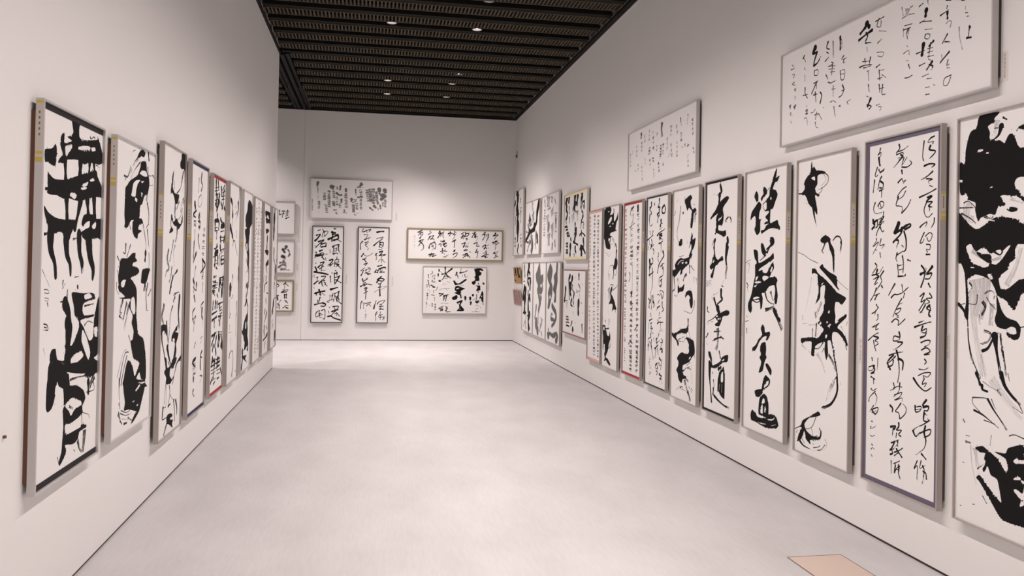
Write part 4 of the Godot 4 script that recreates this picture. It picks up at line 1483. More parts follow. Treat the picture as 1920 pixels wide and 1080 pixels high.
func ink_rj() -> void:
	column(409,65,421,589,11,100,6,20,0.3)
	column(252,49,252,587,11,114,7,21,0.3)
	column(44,62,67,585,10,95,4,22,0.3)
	column(427,522,459,1191,13,99,6,23,0.3)
	column(248,519,281,1200,12,114,7,24,0.3)
	column(38,515,67,1133,11,95,4,25,0.3)
	column(457,1158,493,1723,12,99,6,26,0.3)
	column(278,1166,315,1729,11,109,6,27,0.3)
	column(73,1214,103,1673,8,83,3,28,0.3)
	column(492,1721,501,1861,4,98,6,29,0.3)
	column(315,1733,334,1856,3,108,6,30,0.3)

func ink_u4() -> void:
	stroke([979,37,87,983,98,87])
	stroke([945,115,60,934,235,60])
	stroke([1026,172,17,1101,168,43,1088,246,58])
	stroke([1007,170,39,1030,222,39])
	stroke([977,289,36,1036,323,36])
	stroke([1039,363,49,967,430,50])
	stroke([969,450,16,1083,446,16])
	stroke([951,469,36,935,519,36],0,0.4)
	stroke([1085,476,35,1069,525,35],0,0.4)
	stroke([977,571,44,980,622,44],0,0.3)
	stroke([883,618,28,1017,593,21,1171,639,28])
	stroke([1080,685,55,1105,766,45,992,783,19])
	stroke([952,772,46,916,812,47])
	stroke([993,803,88,998,874,88])
	stroke([1069,795,47,1186,867,47])
	stroke([601,34,109,586,106,110,572,210,110])
	stroke([745,57,91,712,168,91])
	stroke([545,124,19,671,154,34,632,183,43])
	stroke([469,223,63,639,277,56,802,308,50],0.6,0.35)
	stroke([496,299,143,524,406,142],0.6,0.4)
	stroke([740,273,84,750,418,84],0.5,0.45)
	stroke([631,453,55,635,505,55])
	stroke([616,536,22,697,529,72,580,607,50])
	stroke([681,580,80,625,661,81])
	stroke([545,700,37,671,725,36,793,748,36])
	stroke([655,786,70,657,818,57,700,849,43])
	stroke([600,879,30,602,910,30])
	stroke([153,50,72,90,99,102,118,177,94])
	stroke([263,37,83,245,100,83])
	stroke([68,108,36,25,127,36])
	stroke([99,219,47,171,278,73,131,341,69])
	stroke([274,188,41,280,275,41],0,0.3)
	stroke([87,360,46,114,416,46],0,0.3)
	stroke([308,351,41,311,405,41],0,0.4)
	column(94,448,285,629,4,226,14,115)
	stroke([394,654,45,417,676,45])
	column(179,690,193,874,4,178,16,116)
	stroke([381,759,82,368,876,82])

func ink_u3() -> void:
	stroke([467,30,224,455,198,224],0.4,0.5)
	stroke([717,51,165,701,149,165],0.4,0.5)
	stroke([734,250,181,766,351,180],0.3,0.5)
	stroke([415,330,171,428,477,171],0.4,0.5)
	stroke([507,514,138,485,558,138],0,0.5)
	stroke([753,493,156,789,626,163,747,712,151],0.3,0.5)
	stroke([517,637,199,533,827,199],0.4,0.5)
	stroke([633,221,39,408,239,40],0.4,0.5)
	stroke([805,823,78,785,877,78],0,0.55)
	stroke([186,87,60,220,169,60],0,0.55)
	stroke([914,111,38,1016,206,38],0,0.55)
	column(197,213,183,670,10,213,8,110,0.55)
	column(1001,312,1027,635,8,188,7,111,0.55)
	stroke([1012,441,89,1015,485,89],0,0.5)
	stroke([968,773,63,997,838,63],0,0.55)

func ink_u2() -> void:
	stroke([605,21,154,583,106,140,684,211,106],0.4,0.65)
	stroke([655,222,205,699,371,204],0.5,0.3)
	stroke([411,268,217,327,389,218],0.2)
	stroke([547,388,70,364,441,71],0.4,0.3)
	stroke([233,409,58,305,488,58])
	stroke([1141,75,130,1012,232,145,968,386,128,799,474,69,500,547,58])
	stroke([437,544,64,743,520,82,799,474,182])
	stroke([81,530,33,149,545,33])
	stroke([374,541,112,190,635,104,31,694,93])
	stroke([64,695,40,265,739,32,387,679,74],0.4)
	stroke([566,586,187,513,683,188],0.5)
	stroke([577,710,147,648,810,178,536,931,139],0.3)
	stroke([515,708,57,333,778,71,182,888,87],0.4)
	stroke([984,566,126,935,672,136,1002,758,106],0.4,0.2)
	stroke([1050,652,100,1086,737,100])
	stroke([884,755,73,953,865,73],0.4,0.3)

func ink_u1() -> void:
	stroke([329,29,179,374,101,198,379,156,217])
	stroke([181,57,21,521,100,20])
	stroke([121,218,86,49,268,86])
	stroke([325,356,195,410,457,194])
	stroke([224,473,29,558,466,28])
	stroke([416,511,122,351,603,122])
	stroke([693,368,24,799,362,24])
	stroke([675,194,56,681,247,56],0,0.4)
	stroke([733,411,90,721,649,90],0.4,0.4)
	stroke([150,496,97,130,674,97],0.4,0.4)
	stroke([437,716,216,444,784,216])
	stroke([371,794,111,453,865,110])
	stroke([454,879,107,427,972,107])
	column(776,837,806,1129,4,171,10,100)
	column(154,895,177,1116,3,185,11,101)
	stroke([512,1083,92,448,1176,92])
	stroke([490,1230,34,529,1244,34])

func ink_l4() -> void:
	stroke([398,95,56,337,149,81,366,244,80])
	stroke([527,125,78,469,199,78])
	stroke([408,233,103,432,274,103])
	stroke([535,229,40,517,272,40])
	stroke([368,276,82,380,435,82],0.4)
	stroke([416,338,65,460,363,65])
	stroke([560,291,26,624,320,26])
	stroke([149,283,74,132,359,73,94,459,71])
	stroke([94,459,14,294,450,14])
	stroke([646,340,44,591,426,51,615,477,49])
	stroke([507,429,54,470,494,53,577,520,17,679,510,16])
	stroke([229,463,101,214,561,101],0.5,0.6)
	stroke([889,78,50,893,128,50])
	stroke([691,111,6,732,106,6],0,0.4)
	stroke([878,200,20,960,258,30,925,310,26])
	stroke([785,294,28,787,325,7,904,290,10])
	stroke([927,340,22,932,411,22],0,0.6)
	stroke([896,453,89,882,535,92,894,595,91])
	stroke([1031,447,14,1070,455,14],0,0.4)
	stroke([1098,588,6,1136,580,6])
	stroke([1052,195,8,1091,205,7],0,0.5)
	column(266,665,323,832,4,263,7,120)
	stroke([551,741,36,492,798,36])
	stroke([559,856,11,662,847,11])
	stroke([600,842,71,601,857,71])
	stroke([1089,733,64,1116,850,64],0.4)
	stroke([736,738,11,757,747,11],0,0.5)
	stroke([603,602,16,606,633,16],0,0.5)

func ink_l3() -> void:
	fill([257,25,413,124,391,217,340,311,434,388,415,507,335,616,226,741,105,748,153,597,114,491,226,380,98,302,40,208,142,99],0.38)
	wipe([229,554,286,525,314,577,244,593])
	fill([690,13,775,32,758,173,768,301,696,445,682,613,599,636,540,620,589,513,468,439,545,319,508,228,645,149,666,71],0.36)
	stroke([430,691,78,550,737,78,667,782,115,701,857,140,568,957,78,427,1007,59],0,0.36)
	stroke([563,905,38,358,893,75,382,825,69,499,818,33],0,0.38)
	fill([107,1139,287,1111,465,1122,746,1072,861,1126,815,1232,705,1256,672,1194,752,1136,586,1190,412,1179,291,1164,237,1235,145,1230],0.38)
	stroke([194,1078,42,140,1163,42],0,0.38)

func ink_l2() -> void:
	fill([440,21,508,28,551,127,593,226,756,203,798,306,737,363,777,446,686,533,553,538,447,484,350,559,307,460,371,401,223,318,179,217,312,129],0.42)
	wipe([573,382,672,365,677,421,590,423])
	stroke([452,541,105,532,680,116,446,855,115,464,1053,118],0,0.45)
	stroke([626,605,91,571,734,82,477,825,69],0,0.45)
	stroke([264,765,82,175,958,82],0,0.5)
	stroke([290,1051,175,404,1157,174],0,0.45)
	stroke([404,1157,77,444,1211,77],0,0.45)
	stroke([722,936,149,699,1049,149],0.3,0.5)
	stroke([634,1068,58,575,1157,58],0,0.5)
	stroke([710,1174,45,746,1213,45],0,0.5)

func ink_l1() -> void:
	stroke([590,53,126,488,206,126])
	stroke([560,144,79,681,203,79])
	stroke([156,85,101,212,240,100],0,0.5)
	stroke([100,351,21,222,346,20])
	stroke([458,298,41,727,278,43,731,323,193],0.1)
	stroke([501,343,83,585,402,82])
	stroke([732,338,112,706,459,112])
	stroke([194,474,115,120,555,135,88,650,150])
	stroke([318,501,130,287,595,131])
	stroke([558,524,58,525,586,58])
	stroke([644,612,97,574,690,129,590,857,133])
	stroke([682,610,96,726,669,96])
	stroke([253,659,156,235,892,156])
	fill([114,915,381,899,361,939,118,954])
	stroke([710,910,40,522,967,40])
	stroke([712,925,104,607,1037,144,658,1169,142])
	stroke([657,1154,34,813,1187,33])
	stroke([362,946,43,409,1020,43],0,0.4)
	stroke([332,1056,29,181,1176,29],0,0.4)
	stroke([337,1102,45,386,1191,45],0,0.4)

func ink_p1() -> void:
	stroke([-107,34,87,-36,111,87])
	stroke([205,43,98,239,75,98])
	stroke([477,63,134,515,148,134])
	stroke([604,168,49,664,189,49])
	stroke([41,243,32,136,263,32])
	stroke([149,98,37,277,151,36],0,0.2)
	stroke([703,8,58,735,39,57])
	stroke([-31,156,13,745,135,12],0,0.3)

func ink_p2() -> void:
	column(599,-1,712,260,9,174,7,180,0.7)
	column(365,17,480,260,9,179,7,181,0.7)
	column(122,25,209,263,9,185,7,182,0.7)
	column(-97,21,-8,262,8,164,7,183,0.7)

func ink_w2() -> void:
	stroke([698,66,16,700,141,16])
	stroke([698,70,5,713,92,7,715,141,7])
	stroke([699,106,4,714,108,4])
	stroke([738,191,8,716,207,5,768,212,5])
	stroke([739,217,9,732,233,6,754,234,5])
	stroke([703,274,7,712,329,6,742,332,7,748,281,6,703,274,4])
	stroke([711,298,4,741,301,4])
	stroke([728,368,8,743,398,10,722,428,9,692,435,7])
	stroke([721,401,5,751,399,5])
	stroke([775,482,4,811,473,4])
	stroke([782,488,5,790,498,5])
	stroke([566,60,13,551,92,10,583,110,7])
	stroke([621,71,8,627,176,8])
	stroke([552,120,7,576,135,7])
	stroke([537,175,8,577,158,8])
	stroke([609,198,6,625,211,8,578,217,6])
	stroke([570,215,4,649,230,4])
	stroke([579,235,4,641,246,4])
	stroke([617,218,8,611,279,8])
	stroke([595,257,4,642,264,4])
	stroke([548,264,8,572,297,8])
	stroke([573,315,6,605,327,7,659,321,8])
	stroke([629,350,6,630,418,6])
	stroke([614,369,4,652,373,4])
	stroke([600,447,5,631,444,4,662,460,4])
	stroke([640,482,6,648,519,6,657,547,6])
	stroke([708,487,5,693,492,5,716,497,3])
	stroke([419,57,32,394,88,24,442,91,18])
	stroke([437,99,16,413,139,16,405,165,16])
	stroke([405,170,13,447,162,15,487,130,16])
	stroke([415,205,8,415,233,6,449,241,7,456,210,6,414,203,5])
	stroke([408,287,7,458,280,7])
	stroke([442,285,11,385,347,11])
	stroke([442,304,7,438,331,7])
	stroke([410,362,9,452,362,9])
	stroke([427,347,9,437,414,9])
	stroke([485,360,9,502,382,12,487,429,13])
	stroke([380,473,4,405,473,5,430,459,6])
	stroke([423,495,5,473,495,6,440,517,7])
	stroke([473,495,5,506,538,5])
	stroke([447,481,7,432,524,7])
	stroke([521,463,3,529,469,3])
	stroke([432,543,6,441,572,5,467,586,4])
	stroke([290,74,10,273,89,10])
	stroke([282,87,6,309,122,6])
	stroke([292,156,6,302,173,6],0,0.3)
	stroke([299,205,6,300,249,6],0,0.4)
	stroke([305,292,10,306,331,9,333,365,7])
	stroke([280,339,6,333,341,6])
	stroke([326,415,5,326,425,5])
	column(327,439,328,477,2,39,5,170,0.25)
	stroke([302,496,4,328,496,5,339,545,7])
	stroke([136,98,5,156,118,5])
	stroke([119,128,5,165,130,5])
	stroke([139,167,4,166,169,5,158,192,8])
	stroke([168,223,5,140,232,6,178,245,4])
	column(178,265,179,294,1,26,4,171,0.25)
	stroke([180,323,6,175,347,6])
	column(116,369,117,399,1,34,7,172,0.25)
	column(176,371,177,415,1,33,5,173,0.25)
	stroke([127,425,8,118,438,5,147,444,4])
	stroke([129,484,8,133,495,8],0,0.5)
	stroke([963,63,31,984,86,31])
	stroke([950,80,19,902,104,19])
	stroke([1011,115,16,958,124,16,889,139,17])
	stroke([957,116,11,971,137,15,952,165,15])
	stroke([952,173,8,1006,184,7])
	stroke([966,202,5,971,228,5],0,0.4)
	stroke([947,264,8,955,291,8])
	stroke([1001,269,10,989,308,10])
	stroke([927,275,6,988,287,5])
	stroke([900,302,8,948,302,8,1015,314,7])
	stroke([935,315,5,1002,319,5])
	stroke([970,344,4,990,341,4])
	stroke([983,348,5,988,399,5])
	stroke([985,423,7,993,466,7])
	stroke([973,487,5,986,494,5])
	stroke([1007,510,16,981,546,17])
	stroke([974,537,6,1014,553,8,995,566,9])
	stroke([1043,75,6,1119,70,6])
	stroke([1075,68,7,1056,104,6,1089,117,6,1094,83,7])
	stroke([1077,138,3,1140,159,3])
	stroke([1065,204,6,1103,190,6])
	stroke([1060,256,3,1118,271,3,1106,292,4,1067,278,3])
	stroke([1055,340,8,1087,332,8])
	stroke([1082,363,8,1089,418,8])
	stroke([1070,409,5,1108,410,5])
	stroke([1095,366,3,1126,370,3])
	stroke([1108,394,4,1140,417,4])
	stroke([1084,445,8,1091,495,8])
	stroke([1115,452,8,1110,503,6,1142,510,5])
	stroke([1084,469,4,1129,471,4])
	stroke([1060,558,4,1092,556,4])
	stroke([1080,570,3,1106,575,4,1093,593,5])
	stroke([1272,66,10,1284,117,10],0.5,0.55)
	stroke([1319,89,39,1308,124,39],0.5,0.6)
	stroke([1273,129,6,1308,124,6],0.3)
	stroke([1341,89,5,1358,87,5])
	stroke([1331,124,4,1371,132,4])
	stroke([1297,175,5,1355,181,5])
	stroke([1286,195,6,1344,197,5])
	stroke([1327,199,21,1316,227,21],0.4)
	stroke([1286,187,5,1287,230,5],0,0.5)
	stroke([1316,235,6,1320,251,6])
	stroke([1317,289,4,1321,294,4])
	stroke([1289,324,4,1329,316,3,1335,340,4])
	stroke([1313,369,3,1330,370,3])
	stroke([1331,393,7,1343,419,7])
	stroke([1303,459,5,1332,462,6,1361,457,6])
	stroke([1409,107,6,1442,99,6])
	stroke([1474,94,9,1480,126,9],0.4,0.4)
	stroke([1464,143,23,1459,171,23])
	stroke([1416,196,5,1454,189,5])
	stroke([1433,193,5,1503,211,5])
	stroke([1455,241,3,1509,253,3])
	stroke([1461,269,7,1456,286,5,1483,297,5,1494,278,5,1467,267,4])
	stroke([1446,317,23,1436,367,23])
	stroke([1392,351,6,1458,350,6])
	stroke([1521,319,11,1489,336,11])
	stroke([1500,324,8,1485,394,8])
	stroke([1479,348,4,1516,351,4])
	stroke([1479,367,4,1517,369,4])
	stroke([1480,389,4,1522,393,4])
	stroke([1416,421,6,1459,417,6])
	stroke([1485,402,4,1502,413,4])
	stroke([1512,423,13,1471,457,13])
	stroke([1491,433,7,1518,447,10,1503,461,11])
	stroke([1439,483,4,1487,480,4])
	stroke([1477,503,4,1509,507,4])
	stroke([1525,544,3,1536,550,3])
	stroke([1467,546,4,1494,548,4])
	stroke([1468,583,5,1494,585,5])
	stroke([1617,171,6,1613,183,6])
	stroke([1568,204,7,1627,193,6])
	stroke([1618,204,14,1619,233,14])
	stroke([1610,257,4,1628,249,3,1646,258,4,1638,284,5],0,0.3)
	stroke([1620,312,8,1584,351,8])
	stroke([1603,346,6,1643,357,6])
	stroke([1635,404,9,1568,445,9])
	stroke([1581,406,3,1586,433,3])
	stroke([1627,444,6,1618,468,5,1636,466,5])
	stroke([1619,481,3,1637,485,3])
	stroke([1651,524,4,1606,530,5,1597,561,4,1625,567,5,1647,533,5])
	stroke([1715,174,6,1736,181,6])
	stroke([1608,138,7,1644,150,7])
	stroke([1741,211,3,1741,227,3],0,0.5)
	stroke([1742,243,5,1754,247,5])
	stroke([1751,264,4,1763,266,4])
	stroke([1700,300,8,1705,355,7,1723,418,7],0.2,0.6)
	stroke([1768,317,10,1773,324,10])
	stroke([1767,323,7,1762,365,7])
	stroke([1752,369,10,1778,373,10])

func ink_w1() -> void:
	column(1772,138,1792,302,4,45,4,130,0.25)
	column(1797,403,1827,473,2,44,4,131,0.25)
	column(1671,80,1661,191,3,52,2,132,0.25)
	column(1682,352,1684,397,1,52,6,133,0.25)
	column(1687,454,1692,578,3,46,2,134,0.25)
	column(1610,336,1612,387,1,41,4,135,0.25)
	stroke([1496,94,17,1514,166,17],0,0.3)
	column(1517,224,1521,316,3,54,4,136,0.25)
	stroke([1538,365,7,1553,378,7])
	column(1392,133,1427,232,2,56,2,137,0.25)
	column(1414,288,1422,452,4,43,2,138,0.25)
	column(1266,111,1256,228,3,64,2,139,0.25)
	column(1258,288,1297,436,3,58,4,140,0.25)
	stroke([1263,384,7,1184,415,7],0,0.6)
	column(1165,214,1164,346,3,46,2,141,0.25)
	stroke([1018,49,54,1004,114,53,1024,191,49],0.4,0.25)
	column(1061,258,1050,378,4,54,4,142,0.25)
	column(994,260,984,406,5,55,6,143,0.25)
	column(933,424,956,539,3,56,6,144,0.25)
	column(1070,442,1065,490,1,47,2,145,0.25)
	column(883,119,886,169,1,42,5,146,0.25)
	column(889,245,875,317,2,42,3,147,0.25)
	column(768,87,786,292,4,51,5,148,0.25)
	column(771,353,785,418,2,58,6,149,0.25)
	column(794,470,818,586,3,36,2,150,0.25)
	column(657,56,653,183,3,45,3,151,0.25)
	column(674,238,660,325,3,67,6,152,0.25)
	column(680,354,703,446,2,52,5,153,0.25)
	stroke([407,67,33,401,105,33])
	column(423,148,429,268,3,47,3,154,0.25)
	column(436,400,464,574,4,39,3,155,0.25)
	column(516,84,521,176,2,54,2,156,0.25)
	column(529,334,552,415,2,31,2,157,0.25)
	column(264,151,271,299,3,74,2,158,0.25)
	column(315,359,320,466,2,40,3,159,0.25)
	stroke([226,435,10,238,443,10])
	column(143,201,125,253,1,34,2,160,0.25)
	column(60,216,69,382,4,43,2,161,0.25)

func ink_la() -> void:
	fill([327,16,421,16,419,73,438,96,537,88,661,66,660,48,696,75,726,108,749,124,758,161,690,184,649,184,544,193,507,204,439,204,409,197,328,205,273,214,263,228,188,236,198,220,234,195,205,158,213,119,244,100,250,117,246,139,257,143,301,133,334,121,283,112,333,96,349,80])
	wipe([417,137,489,120,565,115,559,130,478,144,418,148])
	wipe([580,117,630,108,638,123,592,132])
	wipe([269,152,335,138,336,155,304,177,272,202,259,166])
	wipe([250,107,283,116,300,124,257,137])
	stroke([561,68,11,575,75,6,613,60,6,627,67,12],0.3)
	fill([46,201,114,187,153,163,170,187,158,254,128,255,78,248,49,249])
	fill([80,287,101,296,152,309,257,302,356,281,498,248,651,216,680,246,739,282,767,284,770,322,126,378,84,350])
	stroke([262,216,37,273,298,37])
	stroke([445,201,48,443,262,48])
	stroke([563,190,32,560,236,32])
	stroke([622,187,31,631,223,31])
	wipe([453,319,501,292,550,282,533,307,478,321])
	wipe([569,271,614,257,634,267,589,276])
	stroke([649,189,7,704,196,8],0.4)
	fill([84,349,753,284,757,336,660,344,556,357,457,379,386,380,317,377,251,384,166,373,115,369])
	wipe([459,317,527,306,527,317,472,326])
	wipe([327,357,372,347,408,356,386,376,350,370])
	stroke([289,379,44,300,467,40])
	stroke([457,374,50,426,446,38,394,500,46])
	stroke([543,358,48,561,438,48])
	stroke([634,351,48,646,438,48])
	fill([50,428,100,454,172,470,257,473,392,468,382,501,350,536,329,563,284,564,250,532,207,529,156,540,95,534,94,514,62,468])
	fill([510,437,626,430,667,446,765,450,772,545,701,542,518,550,467,523,527,503,476,483])
	wipe([502,491,538,471,582,464,578,492,515,504])
	wipe([616,481,669,464,664,492,631,499])
	stroke([57,545,12,176,531,12],0.3)
	stroke([125,537,60,129,601,64,174,661,41,188,718,30])
	stroke([295,555,54,310,622,51,347,665,47,356,712,22])
	stroke([449,533,52,461,612,51,495,664,51,498,709,21])
	stroke([575,546,75,600,628,71,644,687,62,640,734,26])
	stroke([374,555,9,468,541,9],0.5)
	stroke([47,688,3,129,761,3],0.5)
	stroke([274,736,12,265,773,7,296,749,9],0.6)
	stroke([409,725,4,456,722,4])
	stroke([447,767,8,453,774,8])
	stroke([71,770,3,110,773,3,121,787,3,76,784,3])
	stroke([78,805,2,117,809,3,108,819,2,83,815,2])
	stroke([109,828,7,114,839,7])
	stroke([75,911,4,109,918,6,120,939,7,71,935,4])
	stroke([80,924,4,110,930,5])
	stroke([81,1014,7,97,1044,7],0,0.75)
	stroke([447,768,15,450,775,15])
	stroke([247,829,4,301,823,7,326,778,5,324,833,10])
	stroke([302,840,56,350,889,61,341,927,79])
	stroke([354,954,69,347,1013,80,340,1080,68])
	fill([378,794,510,801,652,806,681,835,589,840,526,851,516,882,542,906,673,909,660,918,494,925,533,959,615,1029,667,1016,674,933,722,837,743,843,747,1089,687,1120,744,1146,734,1196,614,1208,561,1187,585,1163,509,1148,411,1123,365,1121,319,1103,253,1090,159,1079,147,1049,166,1027,207,1028,231,1075,318,1086,314,1018,394,1030,472,963,470,928,420,898,406,858])
	wipe([536,811,599,804,640,824,550,832])
	wipe([522,971,575,1007,632,1086,608,1120,553,1069,513,1020])
	wipe([397,1082,503,1068,542,1094,470,1113,387,1109])
	wipe([677,975,725,974,721,1021,687,1013])
	stroke([406,1036,20,499,1001,20])
	stroke([545,951,10,595,936,7,662,950,7],0.4)
	stroke([539,861,9,669,858,9],0.5)
	fill([149,1078,342,1105,509,1144,611,1166,561,1178,437,1161,344,1144,368,1160,371,1212,260,1195,237,1171,217,1188,135,1176])
	stroke([381,1183,11,487,1185,11,587,1190,11],0.4)
	stroke([693,1205,41,630,1251,41],0.3)
	fill([133,1142,225,1156,217,1191,210,1239,181,1275,141,1284,121,1268,118,1220])
	fill([247,1159,369,1176,382,1208,465,1220,553,1256,581,1297,546,1327,548,1359,499,1372,405,1380,337,1375,339,1409,385,1423,527,1422,527,1413,590,1421,604,1437,516,1442,494,1472,435,1481,342,1465,356,1498,292,1541,270,1528,300,1485,307,1436,315,1379,304,1305,331,1285,287,1285,314,1282,304,1217,270,1195])
	wipe([331,1289,409,1268,519,1300,533,1320,448,1327,403,1347,378,1323])
	stroke([377,1301,13,424,1318,13],0.4)
	stroke([593,1271,5,698,1274,9,682,1234,13],0.4)
	stroke([615,1225,28,619,1276,28])
	stroke([494,1477,25,515,1517,21,548,1542,16],0.4)
	stroke([579,1446,39,571,1512,39,560,1545,39],0.4)
	stroke([548,1359,3,626,1382,3,640,1399,6])
	stroke([535,1361,6,545,1412,6])
	stroke([449,1511,6,461,1518,6],0,0.4)
	stroke([258,1500,8,270,1523,8],0,0.5)

func ink_lb() -> void:
	fill([447,25,504,11,555,23,527,50,469,52,432,68,394,67])
	stroke([354,35,8,301,53,13,270,100,18],0.6)
	stroke([413,70,17,325,120,20,275,174,24],0.6)
	stroke([452,87,14,345,149,15,278,205,16],0.6)
	stroke([157,197,10,225,195,15,281,136,23],0.3)
	stroke([191,204,11,175,221,11],0.4)
	fill([471,85,569,72,593,120,637,156,651,200,605,262,402,279,407,224,461,191,386,199,333,221,317,249,293,289,198,297,212,249,278,210,402,170,455,120])
	wipe([448,154,495,132,574,128,606,153,536,161])
	wipe([480,195,539,189,501,204])
	stroke([615,15,22,629,53,23])
	stroke([612,101,13,627,157,14],0,0.4)
	stroke([626,148,4,741,135,4])
	stroke([720,135,8,765,154,8])
	stroke([621,209,4,725,193,4],0,0.3)
	fill([195,254,281,246,294,292,375,291,407,233,621,213,546,282,511,324,473,338,460,410,386,426,304,430,246,470,186,473,193,446,181,406,184,333])
	wipe([375,296,413,304,405,321,368,313])
	wipe([486,259,515,262,498,286])
	stroke([212,477,10,262,448,6,299,478,14],0.4)
	fill([385,420,498,408,539,434,463,449,446,472,514,480,448,499,431,527,375,518,336,493,332,439])
	stroke([622,218,33,598,300,33],0.4)
	stroke([619,304,25,655,371,27,650,434,27],0.4)
	stroke([650,434,7,601,459,7])
	stroke([540,440,12,609,556,13,593,602,13],0.3)
	stroke([633,469,13,673,577,13])
	stroke([604,607,31,597,647,31])
	stroke([675,606,8,673,698,7,548,782,5])
	fill([552,703,704,699,686,727,629,784,529,782,526,754])
	stroke([608,783,16,632,830,16],0.4)
	stroke([219,565,15,214,612,11,172,608,5])
	stroke([306,563,10,242,633,10],0.3)
	fill([141,644,259,638,346,611,401,610,403,637,441,653,368,664,351,681,445,692,484,714,429,735,321,750,377,773,399,822,256,817,187,810,120,792,100,746,113,695])
	wipe([151,773,183,758,234,759,203,795,161,794])
	stroke([75,630,12,127,670,17,96,685,10],0.5)
	stroke([81,705,16,100,741,16],0.4)
	fill([103,785,187,803,289,790,252,773,377,776,435,811,449,866,448,970,495,1073,595,1110,642,1183,669,1272,666,1358,575,1345,532,1300,477,1331,595,1354,658,1380,681,1406,245,1340,241,1287,287,1214,339,1210,397,1249,438,1309,474,1292,528,1243,412,1207,371,1154,349,1103,384,1096,399,1049,359,1002,374,960,297,902,330,866,208,861,124,852,224,851,189,834,122,816])
	wipe([348,862,403,864,427,942,391,956,334,915])
	wipe([497,1345,699,1377,679,1383,518,1365])
	stroke([191,860,29,146,925,32,180,937,13],0.6)
	stroke([261,879,24,200,975,23],0.5)
	stroke([297,902,31,221,1023,30],0.6)
	stroke([131,945,13,200,975,13],0.6)
	stroke([78,769,6,81,810,5,123,832,3])
	stroke([310,1068,8,349,1109,8])
	stroke([160,1327,11,187,1248,11,248,1162,8,318,1159,4])
	stroke([193,1322,11,222,1263,11,284,1177,11])
	stroke([124,1270,6,214,1158,5,281,1139,3],0,0.5)
	stroke([608,782,25,591,821,25])
	stroke([670,783,17,634,851,18,652,938,18],0.3)
	stroke([736,825,12,676,864,12],0.3)
	stroke([642,943,4,684,951,4])
	fill([242,1296,477,1329,517,1346,657,1363,650,1411,587,1486,551,1525,495,1548,440,1565,386,1570,456,1529,493,1520,343,1482,255,1471,269,1431,238,1358])
	wipe([464,1393,538,1372,558,1380,483,1402])
	wipe([413,1451,449,1449,431,1457])
	wipe([490,1483,528,1482,509,1492])
	wipe([518,1357,678,1375,597,1375])
	stroke([157,1284,11,164,1377,10,184,1417,9],0,0.4)
	stroke([167,1414,20,186,1448,21],0.5)
	stroke([204,1462,5,291,1488,5,361,1490,5])
	stroke([188,1474,6,292,1504,6,399,1508,7],0.4)
	stroke([155,1468,26,191,1511,26],0.5)
	stroke([191,1516,10,226,1539,10])
	stroke([261,1546,13,313,1548,13])
	stroke([328,1522,8,421,1556,7,494,1542,12],0.6)
	stroke([224,1512,3,384,1543,4],0.6,0.4)

